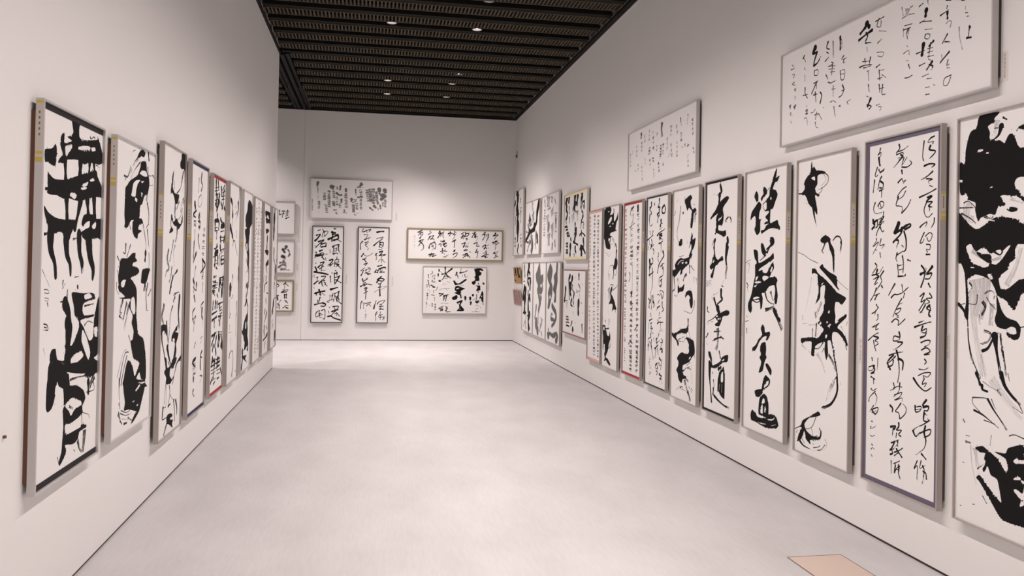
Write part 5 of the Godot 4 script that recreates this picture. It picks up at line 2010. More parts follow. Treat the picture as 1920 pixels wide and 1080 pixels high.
func ink_lc() -> void:
	fill([507,16,601,8,631,66,648,109,601,126,564,114,517,122,470,108,467,81,499,55])
	stroke([565,130,25,525,201,24,484,260,16,387,301,11],0.3)
	stroke([601,126,46,607,192,42,545,287,36],0.7,0.4)
	fill([296,156,281,226,275,274,343,305,432,303,456,317,415,369,349,369,313,329,257,308,227,321,224,285,250,235,257,197])
	stroke([313,223,6,329,275,6])
	stroke([349,374,18,344,433,18,359,475,18])
	stroke([459,350,16,397,408,16],0.4)
	stroke([596,317,18,529,366,23,512,423,28],0.5)
	stroke([644,324,12,576,363,21,562,464,25],0.5)
	stroke([261,465,23,273,480,23])
	stroke([352,403,18,347,468,18])
	stroke([555,389,11,514,447,8,426,480,5],0.3)
	stroke([262,468,29,285,487,29])
	fill([297,503,349,489,403,470,450,495,519,502,560,439,570,488,477,537,443,544,419,523,364,526,320,517])
	stroke([253,484,15,246,526,13,301,550,7])
	fill([209,580,247,542,312,550,292,566])
	stroke([419,523,33,414,588,31,374,633,25],0.4)
	stroke([329,618,16,292,682,15,237,767,15],0.2)
	stroke([209,684,31,173,747,35,220,809,35,161,829,21,134,865,28],0.5)
	stroke([376,654,18,337,703,23,368,799,22],0.6,0.4)
	stroke([303,799,25,268,872,23,229,903,18],0.4)
	stroke([448,826,19,352,863,18])
	stroke([331,868,22,273,935,23,256,972,25])
	stroke([294,931,19,265,956,19])
	stroke([385,982,5,496,975,5])
	stroke([302,907,24,266,964,24],0.2)
	stroke([409,1001,27,358,1037,27],0.4)
	stroke([364,994,5,496,977,5,544,996,8])
	stroke([534,1012,39,510,1121,40,528,1188,38,547,1266,13])
	stroke([120,1041,38,103,1071,37,68,1119,41,111,1168,32,157,1233,34],0.5)
	fill([63,1174,193,1184,208,1237,200,1257,146,1217,96,1218,90,1252,59,1235])
	stroke([349,1063,17,290,1118,21,277,1201,23,247,1324,22],0.5)
	stroke([191,1163,20,245,1303,20])
	fill([495,1202,487,1239,432,1246,524,1264,504,1296,463,1335,478,1375,450,1432,411,1492,345,1483,384,1435,422,1369,428,1321,339,1302,336,1270,388,1242])
	wipe([360,1293,403,1286,426,1305,395,1318])
	stroke([80,1252,27,93,1288,24,172,1399,25,198,1464,27])
	stroke([227,1333,37,274,1401,35,344,1472,41])
	stroke([256,1430,10,302,1467,10])
	stroke([633,1431,18,520,1462,21,456,1497,25])
	stroke([519,1456,6,661,1470,6])
	fill([151,1389,213,1406,239,1467,322,1462,383,1426,494,1429,453,1467,324,1483,307,1528,364,1563,334,1585,249,1578,207,1566,214,1531,160,1488,198,1462])
	stroke([635,1451,8,520,1459,12,457,1511,19,417,1549,14,312,1582,12])
	stroke([417,1554,15,388,1599,15])
	stroke([208,1572,12,179,1701,12],0,0.4)
	stroke([303,1596,12,319,1652,13,284,1730,12])
	stroke([284,1730,16,336,1723,16])
	stroke([229,1580,12,223,1740,12],0,0.75)
	stroke([161,1719,5,222,1724,5])
	stroke([151,1717,22,136,1776,22,148,1793,9,249,1797,7])
	stroke([330,1659,6,387,1695,4,489,1725,3])
	stroke([488,1723,22,528,1784,27,522,1838,14])
	stroke([432,1713,17,462,1794,18,468,1860,13])
	fill([249,1797,289,1784,374,1794,409,1817,345,1821,357,1834,423,1846,403,1869,417,1899,316,1857,253,1840])
	stroke([253,1840,23,196,1890,22,178,1907,22],0.4)

func ink_ld() -> void:
	stroke([383,69,22,360,127,24,407,160,25,368,206,18])
	stroke([287,117,16,270,221,16],0,0.4)
	stroke([371,231,5,289,268,8,266,319,10,339,332,3,406,283,12,371,231,11])
	stroke([156,321,45,172,343,45])
	stroke([216,364,12,138,399,14,89,437,17])
	stroke([303,401,17,320,424,17])
	stroke([216,367,10,112,404,26,194,422,10])
	column(168,436,175,495,2,108,4,40,0.15)
	stroke([330,384,20,305,422,23,353,462,24,315,510,18])
	column(316,391,329,506,3,113,4,41,0.15)
	stroke([177,519,16,172,602,16],0,0.4)
	stroke([305,550,23,295,587,22,359,658,18])
	column(516,473,483,718,5,108,4,42,0.15)
	stroke([160,615,34,144,722,34],0,0.4)
	stroke([236,691,26,173,739,26,136,769,26])
	stroke([455,737,12,580,781,30,408,843,13])
	stroke([485,743,32,491,793,32])
	stroke([233,793,14,209,829,15,201,876,16])
	column(492,806,487,900,2,104,5,43,0.15)
	stroke([162,893,33,192,918,33])
	stroke([275,926,33,252,973,11,168,947,12])
	stroke([505,925,18,498,994,18],0,0.4)
	stroke([191,915,16,185,986,16])
	stroke([275,929,23,265,971,23])
	stroke([202,1017,26,233,1054,27])
	stroke([551,1075,11,464,1096,15,437,1119,23])
	stroke([497,1129,38,488,1178,36,520,1205,24])
	stroke([238,1108,9,161,1140,18,193,1189,6,272,1170,15,224,1227,18,203,1285,19])
	stroke([166,1187,15,224,1227,16])
	stroke([536,1213,9,513,1274,9],0,0.4)
	column(506,1348,498,1410,1,120,5,44,0.15)
	stroke([280,1376,15,242,1409,15])
	stroke([533,1464,16,478,1495,25,540,1521,9])
	stroke([306,1494,14,200,1517,35,285,1558,13])
	stroke([480,1521,21,488,1596,21])
	stroke([293,1502,17,174,1529,17])
	column(255,1527,265,1625,3,124,5,45,0.15)
	stroke([479,1511,22,473,1591,19,520,1616,9])
	stroke([465,1653,5,556,1671,21,472,1716,13],0,0.3)
	stroke([240,1645,35,241,1660,35])
	stroke([249,1731,18,224,1751,18,282,1790,11])

func ink_le() -> void:
	stroke([152,58,45,164,158,45])
	stroke([239,49,36,264,101,36])
	stroke([124,115,9,298,91,9])
	stroke([110,143,9,319,113,9])
	stroke([131,174,9,323,144,9])
	stroke([202,182,48,175,252,48])
	stroke([307,159,42,245,246,42])
	stroke([120,222,9,311,193,9])
	stroke([140,248,26,215,289,26])
	stroke([313,214,33,215,296,32])
	stroke([538,54,18,448,105,18])
	stroke([391,96,45,416,150,45])
	stroke([524,98,38,496,178,37])
	stroke([451,126,10,583,100,11])
	stroke([418,164,9,569,144,9])
	stroke([421,191,9,553,174,10])
	stroke([388,222,31,468,265,32])
	stroke([500,213,28,431,268,28])
	stroke([543,253,33,625,283,33])
	stroke([213,279,36,198,301,36])
	stroke([544,256,29,606,284,29])
	stroke([238,339,38,241,366,38])
	fill([121,380,277,364,317,396,124,406])
	stroke([142,412,44,148,465,44])
	stroke([317,403,37,305,452,37])
	stroke([129,453,9,268,443,9])
	stroke([132,479,9,307,465,9])
	stroke([220,483,30,219,537,30])
	stroke([386,365,33,445,389,33])
	stroke([407,384,12,560,390,12])
	stroke([411,412,9,563,412,50,413,433,48,565,433,9])
	stroke([400,475,10,568,458,10])
	stroke([369,525,9,595,517,9])
	stroke([406,531,48,409,555,48])
	stroke([577,525,42,560,551,42])
	stroke([391,556,8,579,547,8])
	stroke([251,597,32,186,646,32])
	stroke([116,634,10,288,610,10])
	stroke([153,660,9,293,651,46,156,680,44,296,679,9])
	stroke([90,701,8,297,685,8])
	stroke([177,714,44,166,768,44])
	stroke([299,706,38,305,754,38])
	stroke([162,734,7,302,727,8])
	stroke([131,768,8,304,747,9])
	stroke([220,788,19,311,809,20])
	stroke([397,608,43,440,656,43])
	stroke([401,642,12,608,617,12])
	stroke([551,633,17,515,655,17])
	stroke([368,678,22,361,768,21])
	stroke([444,691,8,596,682,8])
	stroke([448,726,11,581,718,17,566,754,21,453,761,11])
	stroke([447,719,48,452,754,48])
	column(192,849,142,1009,4,209,10,50)
	stroke([393,886,15,581,875,15])
	stroke([431,894,34,474,937,34])
	stroke([563,889,40,550,938,40])
	stroke([377,900,9,584,904,9])
	stroke([399,935,47,387,990,47])
	stroke([550,938,50,540,1016,49])
	stroke([132,918,7,325,923,7])
	stroke([118,945,7,309,939,8])
	stroke([104,971,8,294,963,8])
	stroke([124,998,17,196,1028,17])
	stroke([108,1011,10,210,1001,11])
	stroke([435,925,34,369,986,34])
	stroke([549,928,19,441,974,18])
	stroke([301,1025,23,340,1047,23])
	stroke([520,1005,65,523,1033,65])
	stroke([134,1086,36,123,1139,36])
	stroke([238,1091,44,225,1131,44])
	stroke([310,1101,38,314,1135,38])
	stroke([95,1184,18,318,1170,19])
	stroke([101,1237,22,306,1217,23])
	stroke([204,1251,29,210,1299,29])
	stroke([365,1111,17,589,1100,17])
	stroke([423,1134,33,444,1156,33])
	stroke([425,1155,11,536,1140,11])
	stroke([428,1176,9,540,1169,9,543,1197,15,431,1198,8])
	stroke([378,1222,16,584,1221,16])
	stroke([471,1228,38,442,1296,38])
	stroke([400,1251,17,479,1292,17])
	stroke([99,1370,22,304,1354,23])
	stroke([235,1362,34,107,1444,33])
	stroke([309,1396,38,247,1465,38])
	stroke([177,1458,38,147,1495,38])
	stroke([286,1503,43,308,1540,44])
	stroke([376,1354,7,564,1369,8])
	stroke([379,1382,8,528,1388,8])
	stroke([416,1385,47,390,1473,47])
	stroke([529,1395,40,576,1470,40])
	stroke([457,1416,39,428,1483,38])
	stroke([540,1488,45,581,1513,46])
	column(207,1569,164,1645,2,227,10,51)
	column(420,1573,414,1677,3,223,10,52)
	stroke([155,1566,45,126,1603,44])
	stroke([158,1594,11,331,1587,12])
	stroke([95,1626,11,371,1620,11])
	stroke([263,1606,37,208,1728,36])
	stroke([115,1662,9,322,1662,9])
	stroke([119,1689,8,308,1694,8])
	stroke([94,1765,25,174,1730,25])
	stroke([215,1790,17,317,1771,18])
	stroke([125,1750,9,315,1750,9])
	stroke([404,1589,38,374,1648,38])
	stroke([335,1622,10,518,1616,10])
	stroke([358,1659,9,523,1659,9])
	stroke([361,1691,9,508,1693,9])
	stroke([365,1722,8,513,1728,9])
	stroke([388,1767,17,480,1766,18])
	stroke([527,1695,29,591,1753,29])

func ink_lf() -> void:
	stroke([105,166,35,168,192,51,205,246,33,213,308,74])
	stroke([584,13,38,580,100,34,523,170,28],0.4)
	stroke([521,154,73,532,234,65,459,293,43],0.4)
	stroke([454,255,12,334,300,12],0.4)
	stroke([460,303,18,404,354,18],0.4,0.4)
	stroke([218,349,11,196,412,11])
	stroke([369,213,11,386,223,11])
	stroke([110,427,60,207,495,61])
	stroke([142,447,51,239,510,51])
	stroke([238,505,23,275,556,27,251,604,24])
	stroke([275,553,5,367,553,12,422,610,19,545,694,6])
	stroke([447,444,13,457,519,13],0,0.4)
	stroke([658,803,16,615,852,16])
	stroke([628,825,68,624,918,68])
	stroke([623,912,30,628,1016,30])
	stroke([288,891,31,297,907,31])
	stroke([263,927,12,255,979,10,212,998,6])
	stroke([168,998,79,161,1055,79])
	stroke([242,995,16,217,1031,16])
	stroke([281,1069,5,330,1090,6,197,1108,3])
	stroke([154,1116,10,170,1240,10],0,0.4)
	stroke([186,1252,26,175,1282,26])
	stroke([557,1145,30,543,1285,29],0.3)
	stroke([527,1284,20,539,1495,20],0,0.4)
	stroke([184,1355,13,175,1395,13],0,0.4)
	stroke([164,1425,5,267,1426,5])
	stroke([245,1481,26,273,1588,26],0.4,0.4)
	stroke([194,1662,24,219,1629,15,306,1612,5,385,1637,19,412,1724,28,391,1796,27,353,1859,26])
	stroke([552,1836,8,585,1846,8])

func ink_lg() -> void:
	fill([401,82,540,95,617,125,634,184,664,249,654,316,504,383,475,455,175,466,197,362,171,306,201,259,286,207,313,135])
	wipe([182,386,255,382,259,405,187,420])
	fill([167,410,486,397,460,486,434,576,486,663,484,782,451,823,350,782,356,694,292,637,210,581,238,523,196,484])
	wipe([263,568,336,555,365,624,310,637])
	stroke([409,799,58,476,859,83,475,989,83,405,1034,51],0.3)
	stroke([285,718,44,329,764,44],0.5)
	stroke([378,846,20,288,869,20],0.5,0.4)
	stroke([324,991,72,348,1032,72],0.3)
	stroke([397,976,93,409,1065,85,308,1142,61],0.4)
	fill([345,1138,425,1171,337,1214,228,1225,296,1188])
	stroke([429,1201,32,474,1250,44,444,1307,41])
	fill([462,1297,491,1363,460,1414,489,1482,450,1614,262,1596,178,1514,106,1502,169,1450,232,1386,335,1336])
	wipe([327,1405,382,1397,391,1462,317,1468])
	fill([101,1470,434,1497,481,1560,548,1626,543,1726,464,1712,496,1668,384,1680,275,1692,299,1602,256,1551,124,1505])
	stroke([150,1695,65,177,1761,75,120,1856,68])
	fill([104,1741,434,1762,363,1794,483,1844,367,1818,215,1777])
	stroke([167,1692,7,311,1684,6,463,1700,5])

func ink_lh() -> void:
	column(577,76,584,416,8,141,3,60,0.3)
	column(384,39,398,422,9,145,3,61,0.3)
	column(192,104,198,430,8,130,2,62,0.3)
	column(573,352,615,1057,16,141,3,63,0.3)
	column(343,362,361,1050,16,144,3,64,0.3)
	column(124,371,141,1043,16,128,2,65,0.3)
	column(581,992,599,1698,16,141,3,66,0.3)
	column(329,986,324,1671,16,143,3,67,0.3)
	column(110,981,71,1277,7,128,2,68,0.3)
	column(498,1639,498,1787,4,139,3,69,0.3)
	column(299,1652,280,1814,4,142,4,70,0.3)

func ink_li() -> void:
	fill([160,105,617,103,631,187,699,248,529,242,263,256,201,198,302,178,171,172])
	wipe([300,164,404,144,520,186,357,189])
	fill([275,327,488,321,547,347,337,383,259,386])
	fill([224,334,517,328,494,357,311,385])
	stroke([390,445,84,368,563,84])
	fill([215,593,535,595,490,652,383,653,221,627])
	fill([527,707,565,771,354,798,271,771,397,736])
	stroke([323,771,81,359,826,76,424,896,72],0.4)
	stroke([376,930,46,332,977,46])
	stroke([468,1001,20,237,1030,19])
	stroke([168,927,27,128,987,26],0,0.4)
	stroke([443,1009,16,236,1024,16])
	stroke([239,1045,51,198,1105,50])
	stroke([438,1141,16,575,1149,16])
	stroke([372,1221,47,406,1264,47],0,0.4)
	stroke([317,1356,43,271,1395,42])
	stroke([506,1381,55,360,1462,58,291,1513,63],0.4)
	stroke([274,1566,59,289,1656,59])
	stroke([457,1566,27,545,1615,27])
	stroke([583,1675,40,401,1708,33,198,1723,28])
	stroke([583,1677,39,454,1708,27,148,1728,22])
	stroke([255,1608,45,288,1652,45])
	stroke([385,1771,40,342,1822,40],0,0.4)

func ink_lj() -> void:
	stroke([321,24,71,341,135,71],0,0.4)
	stroke([202,47,51,251,147,51],0,0.4)
	stroke([254,162,150,250,310,150])
	stroke([247,297,135,234,393,135])
	stroke([298,577,70,288,688,62,389,740,37,531,830,40])
	stroke([502,845,116,490,951,116])
	stroke([605,708,20,690,815,21])
	stroke([410,1024,33,361,1098,33])
	stroke([441,1026,28,477,1223,28],0.3)
	stroke([574,1235,17,420,1251,17])
	stroke([367,1301,100,317,1358,109,295,1408,119])
	stroke([205,1403,43,156,1459,43],0,0.5)
	stroke([286,1526,38,175,1570,37],0.4,0.4)
	stroke([329,1596,38,276,1636,37],0,0.3)
	stroke([571,1743,101,551,1802,101])
	stroke([605,1757,64,521,1810,64])

func ink_b1() -> void:
	stroke([143,78,44,135,114,44],0,0.42)
	stroke([135,132,21,136,168,21],0,0.42)
	stroke([145,194,18,147,293,18],0,0.5)
	stroke([152,337,8,154,400,8],0,0.5)
	column(172,435,171,596,4,52,10,80,0.48)
	stroke([168,650,6,177,659,6],0,0.5)
	column(45,404,50,627,6,26,6,81,0.48)
	column(273,261,276,414,4,61,11,82,0.48)
	column(299,485,325,663,6,61,7,83,0.48)
	column(355,223,366,554,9,61,12,84,0.48)
	stroke([406,149,68,424,157,68],0,0.42)
	stroke([450,138,26,429,202,26],0,0.42)
	column(443,220,455,372,4,61,9,85,0.48)
	column(443,426,458,524,3,61,16,86,0.48)
	stroke([459,601,23,503,599,23],0,0.42)
	stroke([500,658,23,518,671,23],0,0.42)
	stroke([511,154,24,512,190,24],0,0.5)
	stroke([573,134,34,565,197,34],0,0.42)
	stroke([505,271,37,550,306,38,594,304,38],0,0.42)
	column(506,325,519,514,4,70,9,87,0.48)
	stroke([596,394,37,596,439,37],0,0.42)
	column(571,467,573,557,3,53,7,88,0.48)
	stroke([679,193,41,680,229,41],0,0.42)
	column(677,265,696,553,9,66,10,89,0.48)
	stroke([653,599,25,662,626,25],0,0.42)
	stroke([636,645,14,698,652,14],0,0.5)
	stroke([969,74,45,987,92,45,952,111,45],0,0.42)
	stroke([908,140,25,952,143,25],0,0.42)
	stroke([992,141,12,1001,145,12],0,0.5)
	stroke([865,186,25,866,250,25],0,0.42)
	stroke([875,267,12,876,303,12],0,0.5)
	column(958,174,974,336,4,62,11,90,0.48)
	stroke([912,338,30,992,331,30],0,0.42)
	column(966,364,975,580,8,49,7,91,0.48)
	stroke([789,379,45,790,415,45],0,0.42)
	stroke([808,450,17,878,412,17,833,386,17],0,0.5)
	stroke([842,395,12,895,375,12],0,0.5)
	column(827,486,834,639,6,62,12,92,0.48)
	column(888,456,899,582,4,62,11,93,0.48)
	stroke([848,674,17,875,692,17],0,0.5)
	stroke([883,655,6,936,645,6],0,0.5)
	column(1078,179,1109,422,6,62,14,94,0.48)
	column(1140,168,1163,420,8,62,14,95,0.48)
	column(1202,156,1217,455,8,62,15,96,0.48)
	column(1265,208,1278,416,6,62,14,97,0.48)
	stroke([1318,170,68,1323,197,68],0,0.42)
	stroke([1426,184,61,1436,220,61],0,0.42)
	stroke([1392,286,69,1437,302,68,1367,359,68],0,0.42)
	stroke([1329,251,38,1356,296,38],0,0.5)
	stroke([1296,425,37,1297,452,37],0,0.5)
	stroke([1227,500,46,1254,526,46],0,0.42)
	stroke([1147,538,30,1202,582,30],0,0.42)
	stroke([1342,487,33,1352,541,33],0,0.5)
	stroke([1395,431,22,1396,494,22],0,0.45)
	column(1438,357,1442,520,4,54,10,98,0.48)
	stroke([1299,543,17,1308,570,17],0,0.5)

func ink_b2() -> void:
	stroke([417,49,23,440,49,23])
	stroke([376,118,37,428,126,37])
	stroke([391,146,27,383,214,27])
	stroke([308,254,37,392,213,37,485,163,37])
	stroke([382,166,23,447,154,23])
	stroke([485,163,30,496,230,30,459,260,30])
	stroke([374,233,27,375,291,27])
	stroke([412,271,35,477,250,35])
	stroke([487,259,15,544,296,15])
	stroke([387,406,20,414,376,20,508,355,20])
	stroke([508,355,20,500,422,20,520,499,20,559,556,20])
	stroke([345,455,9,342,522,9])
	stroke([415,395,15,399,530,15])
	stroke([415,444,12,462,433,12])
	stroke([412,482,12,472,471,12,462,414,12])
	stroke([408,540,20,464,519,20,493,538,20])
	stroke([336,666,25,401,646,25,374,704,25,310,772,25])
	stroke([356,723,15,347,781,15])
	stroke([356,762,20,384,742,20,402,722,20])
	stroke([475,596,12,476,635,12,439,674,12,432,789,12])
	stroke([448,654,12,514,643,12,496,692,12])
	stroke([449,702,12,515,691,12])
	stroke([450,731,20,516,739,20,460,789,20])
	stroke([478,740,20,526,787,20,564,825,20])
	stroke([452,861,18,462,865,18])
	stroke([388,905,12,393,924,12])
	stroke([444,923,18,491,903,18,482,942,18])
	stroke([109,91,18,146,76,18])
	stroke([192,65,12,212,103,12,194,161,12,186,219,12])
	stroke([57,289,32,103,240,32,148,172,32])
	stroke([83,183,23,148,162,23])
	stroke([212,122,12,277,96,12,296,120,12,233,208,12])
	stroke([221,93,12,228,198,12])
	stroke([123,306,28,225,266,28])
	stroke([216,285,18,133,354,18,69,423,18])
	stroke([179,315,17,153,411,17])
	stroke([180,353,23,263,332,23,255,399,22])
	stroke([181,410,25,264,389,25])
	stroke([50,385,9,87,403,9])
	stroke([76,513,20,85,528,20])
	stroke([63,566,15,59,624,15])
	stroke([150,488,30,191,468,30])
	stroke([91,575,44,193,564,44,296,561,44])
	stroke([155,536,18,221,525,18,194,602,17])
	stroke([194,602,23,232,649,23])
	stroke([260,620,12,270,667,12])
	stroke([75,719,15,80,729,15])
	stroke([169,717,23,233,697,23,206,745,22])
	stroke([124,804,23,179,756,23,226,774,23])
	stroke([152,833,18,226,783,18])
	stroke([198,765,15,181,870,15])
	stroke([181,861,12,256,860,12])
	stroke([60,892,32,97,882,32,87,834,32,63,786,32])
	stroke([70,901,23,200,908,23,313,935,23])
	stroke([356,969,17,368,1103,17])
	stroke([435,910,17,436,997,17,448,1121,17])
	stroke([446,996,18,520,976,18])
	stroke([481,890,15,482,948,15])
	stroke([530,966,23,485,1063,23,448,1121,23])
	stroke([484,1053,20,570,1100,20])
	stroke([447,1044,15,493,1034,15])
	stroke([375,1228,35,441,1208,35,506,1188,35])
	stroke([359,1334,9,357,1449,9])
	stroke([343,1478,12,306,1469,12,370,1430,12])
	stroke([415,1304,12,398,1391,12,389,1439,12])
	stroke([378,1362,9,415,1343,9,398,1410,9,436,1429,9])
	stroke([427,1458,12,444,1381,12,452,1313,12])
	stroke([443,1313,15,536,1264,15])
	stroke([462,1352,12,493,1467,12])
	stroke([509,1351,18,492,1428,17,540,1476,18,578,1504,18])
	stroke([526,1264,18,519,1370,18,540,1447,18])
	stroke([482,1371,12,530,1428,12])
	stroke([350,1574,12,364,1588,12])
	stroke([420,1563,20,514,1553,20,514,1591,20,440,1621,20])
	stroke([439,1563,12,458,1611,12])
	stroke([403,1659,28,515,1620,28])
	stroke([478,1640,15,404,1717,15,377,1746,15])
	stroke([460,1707,12,497,1678,12,489,1745,12])
	stroke([498,1687,15,546,1745,15])
	stroke([337,1650,12,348,1689,12])
	stroke([330,1756,28,386,1746,28,443,1784,28,576,1826,28])
	stroke([51,898,23,154,915,23,313,941,23])
	stroke([34,955,6,30,994,6],0.4,0.4)
	stroke([57,945,6,58,1012,6],0.4,0.4)
	stroke([48,1185,4,67,1223,4],0.4,0.4)
	stroke([100,1002,15,123,992,15])
	stroke([56,1127,23,111,1078,23,148,1068,23])
	stroke([118,992,12,102,1098,12])
	stroke([193,981,18,267,975,18,231,1029,18,185,1039,18])
	stroke([149,1116,23,204,1058,23,260,1057,23])
	stroke([195,1077,20,205,1135,20,225,1173,20])
	stroke([261,1124,18,299,1162,18])
	stroke([242,1086,15,270,1105,15])
	stroke([78,1309,32,162,1279,32,255,1263,33])
	stroke([151,1241,27,171,1298,27])
	stroke([106,1318,17,98,1347,17])
	stroke([180,1288,17,182,1346,18,153,1317,18])
	stroke([218,1307,12,256,1345,12])
	stroke([173,1384,17,156,1451,17,148,1509,17])
	stroke([128,1442,15,129,1490,15])
	stroke([74,1529,23,148,1509,23,231,1489,23])
	stroke([231,1498,28,278,1517,27,261,1555,28,186,1556,28])
	stroke([123,1662,15,96,1710,15,106,1767,15,143,1748,15])
	stroke([123,1662,12,169,1642,12,152,1710,12])
	stroke([206,1642,15,262,1622,15,273,1709,15,266,1804,15,238,1795,15])
	stroke([161,1709,12,208,1700,12])
	stroke([152,1738,12,227,1719,12])
	stroke([179,1690,12,172,1767,12,209,1776,12])

func ink_b3() -> void:
	stroke([370,99,30,436,83,30,503,81,30])
	stroke([363,226,11,410,205,12])
	stroke([420,215,12,487,193,12,449,243,11])
	stroke([308,363,21,383,293,21,468,233,21])
	stroke([431,292,19,414,389,19])
	stroke([422,302,19,489,300,19,481,378,19,414,389,19])
	stroke([432,341,19,471,349,19])
	stroke([405,438,12,444,437,12,472,417,11])
	stroke([340,537,11,378,507,11,341,566,11,369,555,11,357,643,11])
	stroke([425,486,26,482,466,25,446,534,25])
	stroke([417,554,19,474,543,19,541,532,19,475,573,19])
	stroke([456,554,11,463,699,11])
	stroke([438,632,9,401,681,9])
	stroke([476,631,11,525,688,11])
	stroke([393,768,23,469,747,23])
	stroke([347,886,19,366,837,19,395,856,19])
	stroke([413,836,16,386,895,16])
	stroke([423,816,23,537,785,23,529,853,23,501,893,23])
	stroke([451,816,11,434,894,11])
	stroke([480,835,11,462,884,11])
	stroke([101,39,11,74,97,11,121,87,11])
	stroke([103,97,16,178,66,16,244,45,17,217,84,16])
	stroke([159,57,11,174,114,11])
	stroke([113,155,12,189,153,11,153,212,11])
	stroke([125,251,19,191,220,19,248,200,19])
	stroke([87,281,16,51,340,16,53,446,16])
	stroke([88,320,4,106,280,4])
	stroke([219,210,5,192,269,5])
	stroke([136,309,11,202,288,11,156,357,11])
	stroke([164,298,11,146,357,11,185,395,11])
	stroke([204,423,9,186,453,9])
	stroke([75,581,21,111,522,21])
	stroke([112,532,9,160,570,9,226,558,9,292,509,9])
	stroke([104,638,19,161,608,19])
	stroke([133,638,21,162,686,21])
	stroke([125,735,16,191,704,16,154,753,16])
	stroke([71,861,14,136,802,14])
	stroke([118,851,14,82,938,14])
	stroke([147,850,11,232,820,12])
	stroke([203,801,12,250,810,11,223,878,11,167,898,11])
	stroke([175,831,11,148,918,11])
	stroke([196,917,19,253,916,19])
	stroke([73,954,19,109,886,19])
	stroke([176,894,16,205,933,16,253,912,16])
	stroke([338,882,21,395,891,21])
	stroke([453,880,23,520,879,23])
	stroke([398,1026,26,464,967,26])
	stroke([380,1085,23,436,1006,23,523,1024,23,457,1084,23])
	stroke([399,1046,23,494,1054,23])
	stroke([409,1113,17,467,1103,17])
	stroke([448,1122,16,441,1249,16,443,1355,16])
	stroke([411,1181,17,468,1171,17])
	stroke([336,1279,5,412,1230,5,498,1209,5,573,1159,5,497,1170,5])
	stroke([441,1239,23,452,1346,23])
	stroke([333,1599,23,351,1521,23,378,1443,23])
	stroke([398,1511,14,436,1462,14,540,1432,14,513,1481,14])
	stroke([446,1520,12,503,1500,12])
	stroke([475,1510,14,467,1598,14])
	stroke([438,1559,17,514,1549,17])
	stroke([448,1607,21,515,1607,21])
	stroke([401,1656,11,364,1715,11,375,1782,11,371,1831,11])
	stroke([374,1724,9,402,1685,9])
	stroke([468,1656,9,450,1714,9,423,1763,9])
	stroke([441,1724,12,508,1714,12])
	stroke([442,1772,12,528,1762,11,510,1820,11])
	stroke([470,1724,11,462,1811,11])
	stroke([537,1752,9,538,1801,9])
	stroke([103,1021,21,113,1060,21,198,1020,21])
	stroke([197,1000,11,151,1050,11])
	stroke([123,1079,16,161,1088,16])
	stroke([68,1167,21,152,1127,21])
	stroke([114,1118,16,181,1117,16,286,1135,16])
	stroke([134,1156,16,181,1126,16])
	stroke([135,1204,12,201,1194,11,145,1243,11])
	stroke([137,1301,14,203,1262,14])
	stroke([172,1185,19,175,1310,19,163,1417,19])
	stroke([102,1456,16,75,1514,16,76,1601,16])
	stroke([94,1514,5,131,1485,5])
	stroke([141,1485,9,132,1543,9,133,1601,9])
	stroke([160,1504,12,274,1474,11,208,1523,11])
	stroke([189,1552,11,227,1513,12,275,1551,11])
	stroke([172,1629,5,173,1668,5])
	stroke([160,1716,4,193,1706,4,165,1736,4,198,1735,4])
	stroke([156,1765,4,194,1755,4])
	stroke([175,1755,4,171,1813,4])

